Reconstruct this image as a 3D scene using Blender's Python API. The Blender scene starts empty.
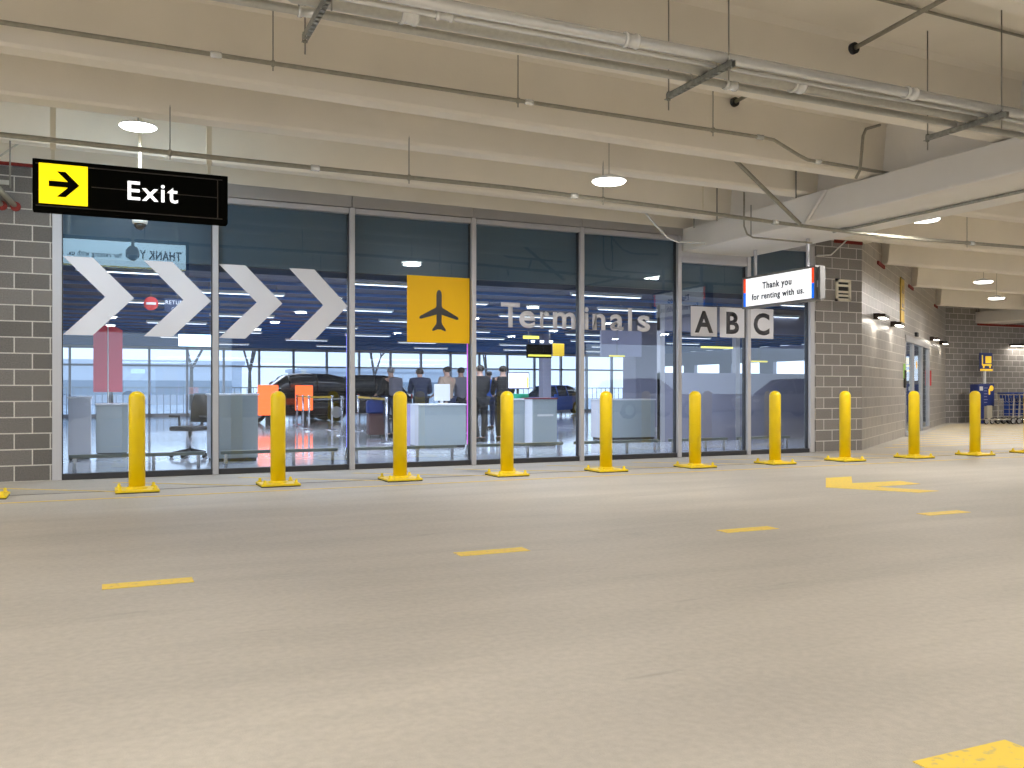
import bpy, bmesh, math, random
from mathutils import Vector, Matrix
random.seed(7)
C = bpy.context.scene.collection
PI = math.pi
H = 1.16                      # camera height
TH = math.radians(24.5)       # heading of the camera away from the glass wall's normal
S, K = math.sin(TH), math.cos(TH)
WN = 12.94                    # the glass wall stands on the plane y = WN

# ------------------------------------------------------------------ materials
def mat(name, col, rough=.6, metal=0., noise=0., nscale=8., bump=0., bscale=60., spec=.5, emit=None, es=0., coat=0.):
    m = bpy.data.materials.new(name); m.use_nodes = True
    nt = m.node_tree; b = nt.nodes['Principled BSDF']
    b.inputs['Base Color'].default_value = (*col, 1); b.inputs['Roughness'].default_value = rough
    b.inputs['Metallic'].default_value = metal; b.inputs['Specular IOR Level'].default_value = spec
    b.inputs['Coat Weight'].default_value = coat
    if emit:
        b.inputs['Emission Color'].default_value = (*emit, 1); b.inputs['Emission Strength'].default_value = es
    if noise or bump:
        tc = nt.nodes.new('ShaderNodeTexCoord')
    if noise:
        n = nt.nodes.new('ShaderNodeTexNoise'); n.inputs['Scale'].default_value = nscale; n.inputs['Detail'].default_value = 6
        nt.links.new(tc.outputs['Object'], n.inputs['Vector'])
        r = nt.nodes.new('ShaderNodeMapRange'); r.inputs[1].default_value = .3; r.inputs[2].default_value = .7
        r.inputs[3].default_value = 1 - noise; r.inputs[4].default_value = 1 + noise
        nt.links.new(n.outputs['Fac'], r.inputs[0])
        v = nt.nodes.new('ShaderNodeVectorMath'); v.operation = 'SCALE'; v.inputs[0].default_value = col
        nt.links.new(r.outputs[0], v.inputs['Scale']); nt.links.new(v.outputs[0], b.inputs['Base Color'])
    if bump:
        n2 = nt.nodes.new('ShaderNodeTexNoise'); n2.inputs['Scale'].default_value = bscale; n2.inputs['Detail'].default_value = 4
        nt.links.new(tc.outputs['Object'], n2.inputs['Vector'])
        bp = nt.nodes.new('ShaderNodeBump'); bp.inputs['Strength'].default_value = bump; bp.inputs['Distance'].default_value = .01
        nt.links.new(n2.outputs['Fac'], bp.inputs['Height']); nt.links.new(bp.outputs[0], b.inputs['Normal'])
    return m

def block_mat(name, c1, c2, mortar, rough=.85, spec=.3):
    m = bpy.data.materials.new(name); m.use_nodes = True
    nt = m.node_tree; b = nt.nodes['Principled BSDF']; b.inputs['Roughness'].default_value = rough
    b.inputs['Specular IOR Level'].default_value = spec
    tc = nt.nodes.new('ShaderNodeTexCoord'); sp = nt.nodes.new('ShaderNodeSeparateXYZ'); cb = nt.nodes.new('ShaderNodeCombineXYZ')
    nt.links.new(tc.outputs['Object'], sp.inputs[0])
    nt.links.new(sp.outputs['X'], cb.inputs['X']); nt.links.new(sp.outputs['Z'], cb.inputs['Y'])
    br = nt.nodes.new('ShaderNodeTexBrick'); nt.links.new(cb.outputs[0], br.inputs['Vector'])
    br.inputs['Scale'].default_value = 1; br.inputs['Brick Width'].default_value = .4064; br.inputs['Row Height'].default_value = .2032
    br.inputs['Mortar Size'].default_value = .0085; br.inputs['Mortar Smooth'].default_value = .25
    br.inputs['Color1'].default_value = (*c1, 1); br.inputs['Color2'].default_value = (*c2, 1); br.inputs['Mortar'].default_value = (*mortar, 1)
    n = nt.nodes.new('ShaderNodeTexNoise'); n.inputs['Scale'].default_value = 70; n.inputs['Detail'].default_value = 5
    nt.links.new(tc.outputs['Object'], n.inputs['Vector'])
    r = nt.nodes.new('ShaderNodeMapRange'); r.inputs[1].default_value = .3; r.inputs[2].default_value = .7; r.inputs[3].default_value = .8; r.inputs[4].default_value = 1.2
    nt.links.new(n.outputs['Fac'], r.inputs[0])
    v = nt.nodes.new('ShaderNodeVectorMath'); v.operation = 'SCALE'
    nt.links.new(br.outputs['Color'], v.inputs[0]); nt.links.new(r.outputs[0], v.inputs['Scale']); nt.links.new(v.outputs[0], b.inputs['Base Color'])
    bp = nt.nodes.new('ShaderNodeBump'); bp.inputs['Strength'].default_value = .5; bp.inputs['Distance'].default_value = .006
    inv = nt.nodes.new('ShaderNodeMath'); inv.operation = 'SUBTRACT'; inv.inputs[0].default_value = 1
    nt.links.new(br.outputs['Fac'], inv.inputs[1]); nt.links.new(inv.outputs[0], bp.inputs['Height']); nt.links.new(bp.outputs[0], b.inputs['Normal'])
    return m

def glass_mat(name, tint, ior=1.6, refl=(1, 1, 1)):
    m = bpy.data.materials.new(name); m.use_nodes = True; nt = m.node_tree; nt.nodes.clear()
    o = nt.nodes.new('ShaderNodeOutputMaterial'); mx = nt.nodes.new('ShaderNodeMixShader')
    t = nt.nodes.new('ShaderNodeBsdfTransparent'); t.inputs[0].default_value = (*tint, 1)
    g = nt.nodes.new('ShaderNodeBsdfGlossy'); g.inputs['Roughness'].default_value = .0; g.inputs['Color'].default_value = (*refl, 1)
    f = nt.nodes.new('ShaderNodeFresnel'); f.inputs['IOR'].default_value = ior
    ge = nt.nodes.new('ShaderNodeNewGeometry'); sub = nt.nodes.new('ShaderNodeMath'); sub.operation = 'SUBTRACT'; sub.inputs[0].default_value = 1
    mu_ = nt.nodes.new('ShaderNodeMath'); mu_.operation = 'MULTIPLY'      # one mirror surface per pane; the inner face only lets light through
    nt.links.new(ge.outputs['Backfacing'], sub.inputs[1]); nt.links.new(f.outputs[0], mu_.inputs[0]); nt.links.new(sub.outputs[0], mu_.inputs[1])
    nt.links.new(mu_.outputs[0], mx.inputs[0]); nt.links.new(t.outputs[0], mx.inputs[1]); nt.links.new(g.outputs[0], mx.inputs[2])
    nt.links.new(mx.outputs[0], o.inputs[0]); return m

def floor_mat():
    m = bpy.data.materials.new('broomed concrete floor'); m.use_nodes = True
    nt = m.node_tree; b = nt.nodes['Principled BSDF']; b.inputs['Roughness'].default_value = .62; b.inputs['Specular IOR Level'].default_value = .35
    tc = nt.nodes.new('ShaderNodeTexCoord')
    def noise(scale, vec=None, det=6, dist=0.):
        n = nt.nodes.new('ShaderNodeTexNoise'); n.inputs['Scale'].default_value = scale; n.inputs['Detail'].default_value = det; n.inputs['Distortion'].default_value = dist
        nt.links.new(vec or tc.outputs['Object'], n.inputs['Vector']); return n.outputs['Fac']
    def mr(x, a, bb, c, d):
        r = nt.nodes.new('ShaderNodeMapRange'); r.inputs[1].default_value = a; r.inputs[2].default_value = bb; r.inputs[3].default_value = c; r.inputs[4].default_value = d
        nt.links.new(x, r.inputs[0]); return r.outputs[0]
    def mul(a, c):
        x = nt.nodes.new('ShaderNodeMath'); x.operation = 'MULTIPLY'; nt.links.new(a, x.inputs[0]); nt.links.new(c, x.inputs[1]); return x.outputs[0]
    mp = nt.nodes.new('ShaderNodeMapping'); mp.inputs['Scale'].default_value = (.25, 1.6, 1); mp.inputs['Rotation'].default_value = (0, 0, .12)
    nt.links.new(tc.outputs['Object'], mp.inputs['Vector'])
    a = mr(noise(.55), .3, .7, .93, 1.06)
    c = mr(noise(1.3, mp.outputs[0], 8, .6), .35, .7, .92, 1.05)
    d = mr(noise(26., None, 8), .3, .7, .93, 1.07)
    e = mr(noise(220., None, 3), .3, .7, .93, 1.07)
    f = mul(mul(a, c), mul(d, e))
    # scattered dark scuffs and small stains
    st = mr(noise(2.3, mp.outputs[0], 9, 1.5), .66, .74, 1., .86)
    f = mul(f, st)
    v = nt.nodes.new('ShaderNodeVectorMath'); v.operation = 'SCALE'; v.inputs[0].default_value = (.445, .408, .352)
    nt.links.new(f, v.inputs['Scale']); nt.links.new(v.outputs[0], b.inputs['Base Color'])
    bp = nt.nodes.new('ShaderNodeBump'); bp.inputs['Strength'].default_value = .35; bp.inputs['Distance'].default_value = .004
    nt.links.new(noise(180., None, 3), bp.inputs['Height']); nt.links.new(bp.outputs[0], b.inputs['Normal'])
    return m

def paint_mat(name, col):
    """worn road paint: chips let the concrete colour through"""
    m = mat(name, col, .6); nt = m.node_tree; b = nt.nodes['Principled BSDF']
    tc = nt.nodes.new('ShaderNodeTexCoord'); n = nt.nodes.new('ShaderNodeTexNoise'); n.inputs['Scale'].default_value = 30; n.inputs['Detail'].default_value = 8
    nt.links.new(tc.outputs['Object'], n.inputs['Vector'])
    r = nt.nodes.new('ShaderNodeMapRange'); r.inputs[1].default_value = .55; r.inputs[2].default_value = .72
    nt.links.new(n.outputs['Fac'], r.inputs[0])
    mx = nt.nodes.new('ShaderNodeMix'); mx.data_type = 'RGBA'; mx.inputs[6].default_value = (*col, 1); mx.inputs[7].default_value = (.5, .40, .2, 1)
    nt.links.new(r.outputs[0], mx.inputs[0]); nt.links.new(mx.outputs[2], b.inputs['Base Color']); return m

M = dict(
    floor=floor_mat(),
    lobby=mat('polished lobby floor', (.62, .64, .68), .08, noise=.05, nscale=2, spec=.6),
    ceil=mat('painted precast ceiling', (.80, .745, .65), .75, noise=.03, nscale=1.5, bump=.15, bscale=25),
    beam=mat('painted beam', (.74, .71, .67), .5, noise=.03, nscale=2),
    block=block_mat('dark concrete block', (.135, .125, .115), (.20, .185, .17), (.56, .53, .48)),
    block2=block_mat('grey concrete block', (.21, .195, .185), (.265, .245, .23), (.60, .57, .54)),
    block3=block_mat('sealed concrete block', (.26, .24, .215), (.33, .30, .27), (.56, .53, .48), .36, .6),
    alu=mat('anodised aluminium', (.50, .495, .52), .45, .25),
    aludark=mat('dark gasket', (.03, .03, .035), .5),
    fasciad=mat('grey end channel', (.22, .215, .21), .5, .3),
    fascia=mat('brushed fascia panel', (.46, .45, .45), .35, .6, noise=.04, nscale=3),
    glass=glass_mat('lobby glass', (.88, .92, .96), 1.85, (.86, .95, 1.)),
    spandrel=mat('spandrel panel', (.05, .10, .14), .35),
    bollard=mat('yellow plastic sleeve', (.88, .62, .0), .38, noise=.03, nscale=5),
    ybase=mat('yellow painted steel', (.86, .62, .005), .5, noise=.08, nscale=20),
    rubber=mat('black rubber', (.02, .02, .02), .8),
    bolt=mat('zinc bolt', (.6, .48, .12), .4, .4),
    paint=paint_mat('yellow road paint', (.82, .58, .06)),
    paintold=paint_mat('faded yellow line paint', (.76, .54, .11)),
    galv=mat('galvanised steel', (.50, .49, .44), .35, .35, noise=.07, nscale=30),
    galvbright=mat('bright conduit steel', (.80, .80, .78), .25, .45, noise=.03, nscale=20),
    galvdull=mat('dull conduit', (.33, .31, .25), .5, .4, noise=.1, nscale=20),
    strut=mat('strut channel steel', (.30, .30, .27), .5, .5, noise=.2, nscale=30),
    rod=mat('threaded rod', (.24, .23, .20), .5, .5),
    white=mat('white paint', (.75, .75, .74), .4),
    cream=mat('cream enamel', (.68, .62, .48), .4),
    dark=mat('dark recess', (.015, .015, .015), .7),
    signblack=mat('black sign housing', (.005, .005, .004), .7, spec=.0),
    signyellow=mat('lit yellow panel', (.9, .75, .0), .4, emit=(1., .78, .0), es=.95),
    signwhite=mat('lit white face', (.5, .5, .5), .4, emit=(1., 1., 1.), es=.95),
    signlite=mat('pale blue lit face', (.6, .8, .95), .3, emit=(.62, .86, 1.), es=4.6),
    signtext=mat('dark sign lettering', (.012, .018, .05), .4),
    lettext=mat('lit white lettering', (1, 1, 1), .3, emit=(1, 1, 1), es=1.3),
    red=mat('lit red stripe', (.9, .06, .01), .4, emit=(1., .07, .01), es=.8),
    blue=mat('lit blue stripe', (.0, .13, .8), .4, emit=(0., .16, 1.), es=.8),
    caulk=mat('red fire caulk', (.22, .022, .015), .8, noise=.2, nscale=30),
    vinyl=mat('grey white vinyl', (.69, .69, .74), .5),
    vinyly=mat('yellow vinyl', (.88, .50, .0), .5, spec=.25),
    vinylk=mat('black vinyl', (.012, .011, .012), .35),
    vinylg=mat('slate vinyl', (.045, .045, .055), .4),
    lens=mat('lamp lens', (1, 1, 1), .3, emit=(1., .97, .90), es=14),
    dome=mat('camera dome', (.01, .01, .012), .05, coat=1.),
    bronze=mat('bronze wall light housing', (.045, .03, .022), .4, .5),
    wlens=mat('wall light lens', (1, 1, 1), .3, emit=(1., .95, .85), es=6),
    navy=mat('navy ceiling', (.012, .03, .08), .6),
    slat=mat('blue baffle', (.06, .18, .46), .45),
    ilight=mat('linear lamp', (1, 1, 1), .3, emit=(.85, .93, 1.), es=3.),
    iwall=mat('pale lobby wall', (.30, .30, .38), .5),
    desk=mat('grey green desk panel', (.36, .41, .42), .35),
    deskw=mat('white desk', (.66, .66, .70), .3),
    desktop=mat('desk top', (.7, .7, .72), .3),
    deskred=mat('dark red desk top', (.16, .02, .03), .4),
    chair=mat('charcoal chair fabric', (.035, .035, .04), .8),
    chrome=mat('satin steel', (.6, .6, .64), .25, .9),
    belt=mat('yellow belt', (.65, .42, .03), .6),
    orange=mat('lit orange display', (1., .16, .03), .4, emit=(1., .13, .03), es=2.),
    violet=mat('glowing violet reflection', (.3, .3, 1.), .4, emit=(.22, .22, 1.), es=2.),
    magenta=mat('glowing magenta reflection', (.8, .2, .8), .4, emit=(.65, .1, .6), es=1.2),
    screen=mat('lit screen', (.7, .7, .9), .2, emit=(.72, .74, 1.), es=.9),
    screenfr=mat('screen bezel', (.02, .02, .02), .3),
    screeny=mat('lit yellow bar', (.9, .8, .1), .2, emit=(1., .85, .1), es=.9),
    lavender=mat('lavender display', (.30, .31, .42), .3, emit=(.4, .42, .65), es=.22),
    skin=mat('skin', (.50, .30, .22), .5),
    hair=mat('dark hair', (.03, .02, .015), .6), hairg=mat('grey hair', (.25, .23, .21), .6),
    navyc=mat('navy cloth', (.015, .022, .05), .8), blackc=mat('black cloth', (.012, .012, .014), .8), beigec=mat('beige cloth', (.42, .30, .22), .8),
    jean=mat('dark jeans', (.02, .03, .07), .8), olive=mat('olive cloth', (.22, .19, .04), .8), royal=mat('royal blue cloth', (.02, .10, .42), .7),
    greyc=mat('grey cloth', (.16, .15, .18), .8), maroon=mat('maroon case', (.10, .03, .05), .4), bagblue=mat('blue bag', (.02, .06, .30), .5),
    carw=mat('silver car paint', (.55, .56, .60), .2, .3, coat=1.), cark=mat('black car paint', (.012, .012, .016), .15, .2, coat=1.),
    carg=mat('grey car paint', (.16, .17, .19), .2, .3, coat=1.),
    carglass=mat('car window', (.03, .04, .05), .05, coat=1.), tyre=mat('tyre', (.015, .015, .015), .8), rim=mat('alloy rim', (.5, .5, .52), .3, .8),
    headl=mat('head lamp', (.8, .8, .85), .1, coat=1.), taill=mat('tail lamp', (.5, .01, .01), .2),
    cartblue=mat('blue cart plastic', (.02, .06, .30), .4), cartsteel=mat('cart steel', (.50, .46, .38), .35, .7),
    signblue=mat('navy sign board', (.02, .04, .20), .4), icon=mat('yellow pictogram', (.9, .6, .05), .4, emit=(1., .62, .03), es=.5),
    greenlit=mat('green tray', (.0, .30, .16), .5), tree=mat('bark', (.10, .085, .075), .9), ground=mat('snowy ground', (.55, .57, .60), .9, noise=.2, nscale=.3),
    bldg=mat('pale far building', (.62, .64, .68), .8), bwin=mat('far building window', (.25, .30, .36), .2),
    bannery=mat('ochre banner', (.55, .36, .06), .6), plate=mat('stainless plate', (.5, .5, .5), .3, .8),
    greensig=mat('green notice', (.25, .50, .08), .5), redplate=mat('red plate', (.5, .03, .03), .5),
    pinklit=mat('translucent red banner', (.80, .04, .09), .5),
)

# ------------------------------------------------------------------ mesh helpers
class MB:
    def __init__(s): s.bm = bmesh.new()
    def box(s, a, b, rot=None, at=(0, 0, 0)):
        c = [Vector((x, y, z)) for x in (a[0], b[0]) for y in (a[1], b[1]) for z in (a[2], b[2])]
        if rot is not None: c = [rot @ v for v in c]
        v = [s.bm.verts.new(p + Vector(at)) for p in c]
        for f in ((0, 1, 3, 2), (4, 6, 7, 5), (0, 4, 5, 1), (2, 3, 7, 6), (0, 2, 6, 4), (1, 5, 7, 3)):
            s.bm.faces.new([v[i] for i in f])
        return s
    def bbox(s, a, b, r=.01, seg=2):
        """box with rounded edges"""
        t = bmesh.new(); o = MB(); o.bm.free(); o.bm = t; o.box(a, b)
        bmesh.ops.recalc_face_normals(t, faces=t.faces[:])
        bmesh.ops.bevel(t, geom=t.edges[:], offset=r, segments=seg, affect='EDGES', profile=.5)
        s.merge(t); return s
    def merge(s, t, mx=None, smooth=None):
        vm = {}
        for v in t.verts: vm[v] = s.bm.verts.new(mx @ v.co if mx is not None else v.co)
        for f in t.faces:
            nf = s.bm.faces.new([vm[v] for v in f.verts]); nf.smooth = f.smooth if smooth is None else smooth
        t.free()
    def tube(s, pts, r, seg=10, caps=True, r2=None):
        pts = [Vector(p) for p in pts]; rings = []
        n = len(pts)
        up = None
        for i, p in enumerate(pts):
            d = (pts[min(i + 1, n - 1)] - pts[max(i - 1, 0)]).normalized()
            if up is None: up = Vector((0, 0, 1)) if abs(d.z) < .9 else Vector((1, 0, 0))
            x = d.cross(up).normalized(); y = x.cross(d).normalized(); up = y
            rr = r if r2 is None else r + (r2 - r) * i / (n - 1)
            if 0 < i < n - 1:
                cs = (pts[i + 1] - pts[i]).normalized().dot((pts[i] - pts[i - 1]).normalized())
                rr2 = rr / max(.5, math.sqrt(max(.01, (1 + cs) / 2)))
            else: rr2 = rr
            rings.append([s.bm.verts.new(p + (x * math.cos(2 * PI * k / seg) + y * math.sin(2 * PI * k / seg)) * (rr if rr2 == rr else (rr + rr2) / 2)) for k in range(seg)])
        for a, b in zip(rings, rings[1:]):
            for k in range(seg):
                f = s.bm.faces.new((a[k], a[(k + 1) % seg], b[(k + 1) % seg], b[k])); f.smooth = True
        if caps: s.bm.faces.new(rings[0][::-1]); s.bm.faces.new(rings[-1])
        return s
    def lathe(s, prof, c=(0, 0, 0), seg=24, axis='z', smooth=True):
        rings = []
        for r, h in prof:
            ring = []
            for k in range(seg):
                a = 2 * PI * k / seg; x, y = r * math.cos(a), r * math.sin(a)
                p = {'z': (x, y, h), 'y': (x, h, y), 'x': (h, x, y)}[axis]
                ring.append(s.bm.verts.new(Vector(c) + Vector(p)))
            rings.append(ring)
        for a, b in zip(rings, rings[1:]):
            for k in range(seg):
                f = s.bm.faces.new((a[k], a[(k + 1) % seg], b[(k + 1) % seg], b[k])); f.smooth = smooth
        s.bm.faces.new(rings[0][::-1]); s.bm.faces.new(rings[-1]); return s
    def prism(s, poly, f0, f1):
        """poly of 2-D points; f0 and f1 map a point to the two end faces"""
        a = [s.bm.verts.new(f0(*p)) for p in poly]; b = [s.bm.verts.new(f1(*p)) for p in poly]; n = len(poly)
        for k in range(n): s.bm.faces.new((a[k], a[(k + 1) % n], b[(k + 1) % n], b[k]))
        s.bm.faces.new(a[::-1]); s.bm.faces.new(b); return s
    def loft(s, rings, smooth=True):
        R = [[s.bm.verts.new(p) for p in ring] for ring in rings]; n = len(R[0])
        for a, b in zip(R, R[1:]):
            for k in range(n):
                f = s.bm.faces.new((a[k], a[(k + 1) % n], b[(k + 1) % n], b[k])); f.smooth = smooth
        s.bm.faces.new(R[0][::-1]); s.bm.faces.new(R[-1]); return s
    def build(s, name, m, parent=None, loc=None, rz=0.):
        bmesh.ops.recalc_face_normals(s.bm, faces=s.bm.faces[:])
        me = bpy.data.meshes.new(name); s.bm.to_mesh(me); s.bm.free()
        me.materials.append(M[m] if isinstance(m, str) else m)
        o = bpy.data.objects.new(name, me); C.objects.link(o)
        if parent: o.parent = parent
        if loc: o.location = loc
        o.rotation_euler.z = rz
        return o

def tag(o, label=None, cat=None, group=None, kind=None):
    if label: o['label'] = label
    if cat: o['category'] = cat
    if group: o['group'] = group
    if kind: o['kind'] = kind
    return o
def thing(name, label, cat, loc=(0, 0, 0), rz=0., group=None):
    o = bpy.data.objects.new(name, None); o.empty_display_size = .1; C.objects.link(o)
    o.location = loc; o.rotation_euler.z = rz
    return tag(o, label, cat, group)
def struct(o): o['kind'] = 'structure'; return o
def dup(root, loc, rz=None, label=None, group=None):
    def cp(o, par):
        c = o.copy(); C.objects.link(c)
        if par: c.parent = par
        for ch in [x for x in bpy.data.objects if x.parent == o]: kids.append((ch, c))
        return c
    kids = []; r = cp(root, None); r.location = loc
    if rz is not None: r.rotation_euler.z = rz
    while kids:
        ch, par = kids.pop(); cp(ch, par)
    if label: r['label'] = label
    if group: r['group'] = group
    return r

# points seen in direction (x pixel) on the planes of the place
def ray(x):
    a = (x - 512) / 900
    return S + a * K, K - a * S
def onN(x, y, n):
    du, dn = ray(x); t = n / dn; return du * t, n, H - (y - 390) / 900 * t
def onU(x, y, u):
    du, dn = ray(x); t = u / du; return u, dn * t, H - (y - 390) / 900 * t
def onF(x, y):
    du, dn = ray(x); t = 900 * H / (y - 390); return du * t, dn * t

def text_bm(s, height, depth=.004, offset=0., width=None, font_bold=.0, spacing=1.0):
    """upright lettering: x right, z up, front facing -y; baseline at z=0, left at x=0; height = cap height"""
    cu = bpy.data.curves.new('lettering', 'FONT'); cu.body = s; cu.size = 1; cu.offset = font_bold; cu.space_character = spacing
    cu.resolution_u = 4
    o = bpy.data.objects.new('lettering_source', cu); C.objects.link(o)
    bpy.context.view_layer.update()
    dg = bpy.context.evaluated_depsgraph_get(); me = bpy.data.meshes.new_from_object(o.evaluated_get(dg))
    bm = bmesh.new(); bm.from_mesh(me)
    bpy.data.objects.remove(o); bpy.data.curves.remove(cu); bpy.data.meshes.remove(me)
    k = height / .729
    xs = [v.co.x for v in bm.verts]; x0, x1 = min(xs), max(xs)
    kx = k if width is None else width / (x1 - x0)
    for v in bm.verts: v.co = Vector(((v.co.x - x0) * kx, 0, v.co.y * k))
    g = bmesh.ops.extrude_face_region(bm, geom=bm.faces[:])
    for v in [e for e in g['geom'] if isinstance(e, bmesh.types.BMVert)]: v.co.y -= depth
    return bm, (x1 - x0) * kx
def letters(s, height, m, parent, loc, width, bold=.0, depth=.004, rot=None):
    b_, full = text_bm(s, height, font_bold=bold, spacing=1.12); b_.free(); kx = width / full
    for i, ch in enumerate(s):
        if ch == ' ': continue
        b1, pre = text_bm(s[:i + 1], height, font_bold=bold, spacing=1.12); b1.free()
        bm, w1 = text_bm(ch, height, depth, font_bold=bold)
        for v in bm.verts:
            v.co.x = (v.co.x + pre - w1) * kx
            if rot is not None: v.co = rot @ v.co
        mb = MB(); mb.bm.free(); mb.bm = bm; mb.build('letter', m, parent, loc)
def text_obj(name, s, height, m, parent, loc, width=None, bold=.0, depth=.004, rot=None, spacing=1.0):
    bm, w = text_bm(s, height, depth, width=width, font_bold=bold, spacing=spacing)
    mb = MB(); mb.bm.free(); mb.bm = bm
    if rot is not None:
        for v in bm.verts: v.co = rot @ v.co
    return mb.build(name, m, parent, loc), w

# ------------------------------------------------------------------ setting: floor, walls, ceiling
A0 = Vector((13.28, WN)); A1 = Vector((26.9, 22.4))       # the slanting block wall
AD = (A1 - A0).normalized(); AANG = math.atan2(AD.y, AD.x); ALEN = (A1 - A0).length
def slab(name, poly, z0, z1, m):
    return struct(MB().prism(poly, lambda x, y: (x, y, z0), lambda x, y: (x, y, z1)).build(name, m))
slab('floor', [(-26, -14), (46, -14), (46, 22.4), (26.9, 22.4), (13.28, 13.0), (-26, 13.0)], -.2, 0, 'floor')
slab('floor_lobby', [(-6, 13.0), (13.28, 13.0), (26.9, 22.4), (26.9, 43), (-6, 43)], -.2, 0.0, 'lobby')
slab('floor_outside', [(-80, 43), (120, 43), (120, 140), (-80, 140)], -.5, -.3, 'ground')
slab('floor_street', [(-90, -70), (120, -70), (120, -14), (-90, -14)], -.5, -.3, 'ground')

uL = onN(52.5, 400, WN)[0]; uR = onN(815.5, 400, WN)[0]
ZS = lambda u: 4.78 - .012 * u                             # underside of the deck, falling gently
struct(MB().box((0, 0, 0), (uL + 26, .2, 3.98)).build('wall_left', 'block', loc=(-26, WN, 0)))
struct(MB().box((0, 0, 0), (13.28 - uR, .2, 3.98)).build('wall_right', 'block2', loc=(uR, WN, 0)))

# slanting wall with a door opening; local x runs along the wall, local y into the building
def onA(x, y=390):
    du, dn = ray(x); # A0 + s*AD = t*(du,dn)
    det = du * (-AD.y) - dn * (-AD.x)
    t = (A0.x * (-AD.y) - A0.y * (-AD.x)) / det
    s = (du * t - A0.x) * AD.x + (dn * t - A0.y) * AD.y
    return s, H - (y - 390) / 900 * t
dS0 = onA(905)[0]; dS1 = onA(929)[0]; DZ = 2.55
w = MB(); w.box((0, 0, 0), (dS0, .2, 4.6)); w.box((dS1, 0, 0), (ALEN, .2, 4.6)); w.box((dS0, 0, DZ), (dS1, .2, 4.6))
struct(w.build('wall_slanted', 'block3', loc=(A0.x, A0.y, 0), rz=AANG))
struct(MB().box((0, 0, 0), (19, .2, 4.6)).build('wall_back', 'block2', loc=(26.9, 22.4, 0)))
struct(MB().box((0, 0, 0), (.2, 36.4, 4.6)).build('wall_side', 'block2', loc=(46, -14, 0)))

# deck, tee stems and ledger beams
def sloped(mb, u0, u1, prof, zf):
    """profile of (n, dz) points swept from u0 to u1 at height zf(u)"""
    mb.prism(prof, lambda n, d: (u0, n, zf(u0) + d), lambda n, d: (u1, n, zf(u1) + d)); return mb
ceiling = sloped(MB(), -26, 9.9, [(-14, 0), (13.3, 0), (13.3, .25), (-14, .25)], ZS).build('ceiling', 'ceil'); struct(ceiling)
ZR = 4.52
MB().box((9.9, -14, ZR), (46.2, 22.6, ZR + .35)).build('deck', 'ceil', ceiling)
def stem(u0, u1, far, zf, top, wb=.2):
    c = far - wb / 2
    mb = MB(); hb = wb / 2; ht = wb / 2 + .07
    def ring(u): z = zf(u); t = top(u); return [(u, c - hb, z + .03), (u, c - hb + .03, z), (u, c + hb - .03, z), (u, c + hb, z + .03), (u, c + ht, t - .06), (u, c + ht + .09, t + .02), (u, c - ht - .09, t + .02), (u, c - ht, t - .06)]
    mb.loft([ring(u0), ring(u1)], smooth=False)
    return mb.build('tee_stem', 'ceil', ceiling)
for far, z0, k, wb in ((12.16, 4.06, .012, .24), (10.25, 4.02, .006, .30), (9.02, 4.085, .014, .26), (7.07, 4.09, .013, .22), (4.66, 4.09, .012, .2),
                       (2.9, 4.09, .012, .2), (1.3, 4.09, .012, .2), (-.3, 4.09, .012, .2), (-1.9, 4.09, .012, .2), (-3.5, 4.09, .012, .2), (-5.1, 4.09, .012, .2), (-6.7, 4.09, .012, .2), (-8.3, 4.09, .012, .2), (-9.9, 4.09, .012, .2), (-11.5, 4.09, .012, .2)):
    stem(-26, 9.36, far, lambda u, z0=z0, k=k: z0 - k * u, lambda u: ZS(u), wb)
for far in (9.9, 12.3, 14.4, 17.2, 20.7, 7.5, 5.2, 3.1, 1.0, -1.1, -3.2, -5.3, -7.4, -9.5, -11.6):
    u0 = 10.34
    if far > WN - .2: u0 = A0.x + (far - A0.y) / AD.y * AD.x - .1
    stem(u0, 46, far, lambda u: 3.87, lambda u: ZR, .24)
def ledger(u0, u1, n0, n1):
    mb = MB(); mb.bbox((u0, n0, 3.546), (u1, n1, 3.944), .02); mb.box((u0 + .22, n0, 3.9), (u1 - .22, n1, 4.7)); return mb.build('ledger_beam', 'beam', ceiling)
ledger(9.13, 10.58, -14, 13.02)
ledger(28.4, 29.85, -14, 22.4)
# bearing beam on top of the glass wall
sloped(MB(), -26, 9.36, [(12.90, 4.02), (13.3, 4.02), (13.3, 4.9), (12.90, 4.9)], lambda u: -.008 * (u + 0)).build('bearing_beam', 'ceil', ceiling)
MB().box((10.58, 12.90, 4.0), (13.5, 13.3, 4.6)).build('bearing_beam', 'ceil', ceiling)
struct(MB().box((0, 0, 0), (17, .2, 4.5)).build('wall_rear_blocker', 'block2', loc=(5, -13.6, 0)))  # unseen wall added to keep the bright rear opening out of the glass
for n in (-13.6,):
    MB().box((-26, n - .3, 3.5), (46, n, 4.6)).build('edge_beam', 'ceil', ceiling)
MB().box((-26, 20.2 - 34.2, 0), (46, -13.8, .95)).build('parapet', 'ceil', ceiling)
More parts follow.
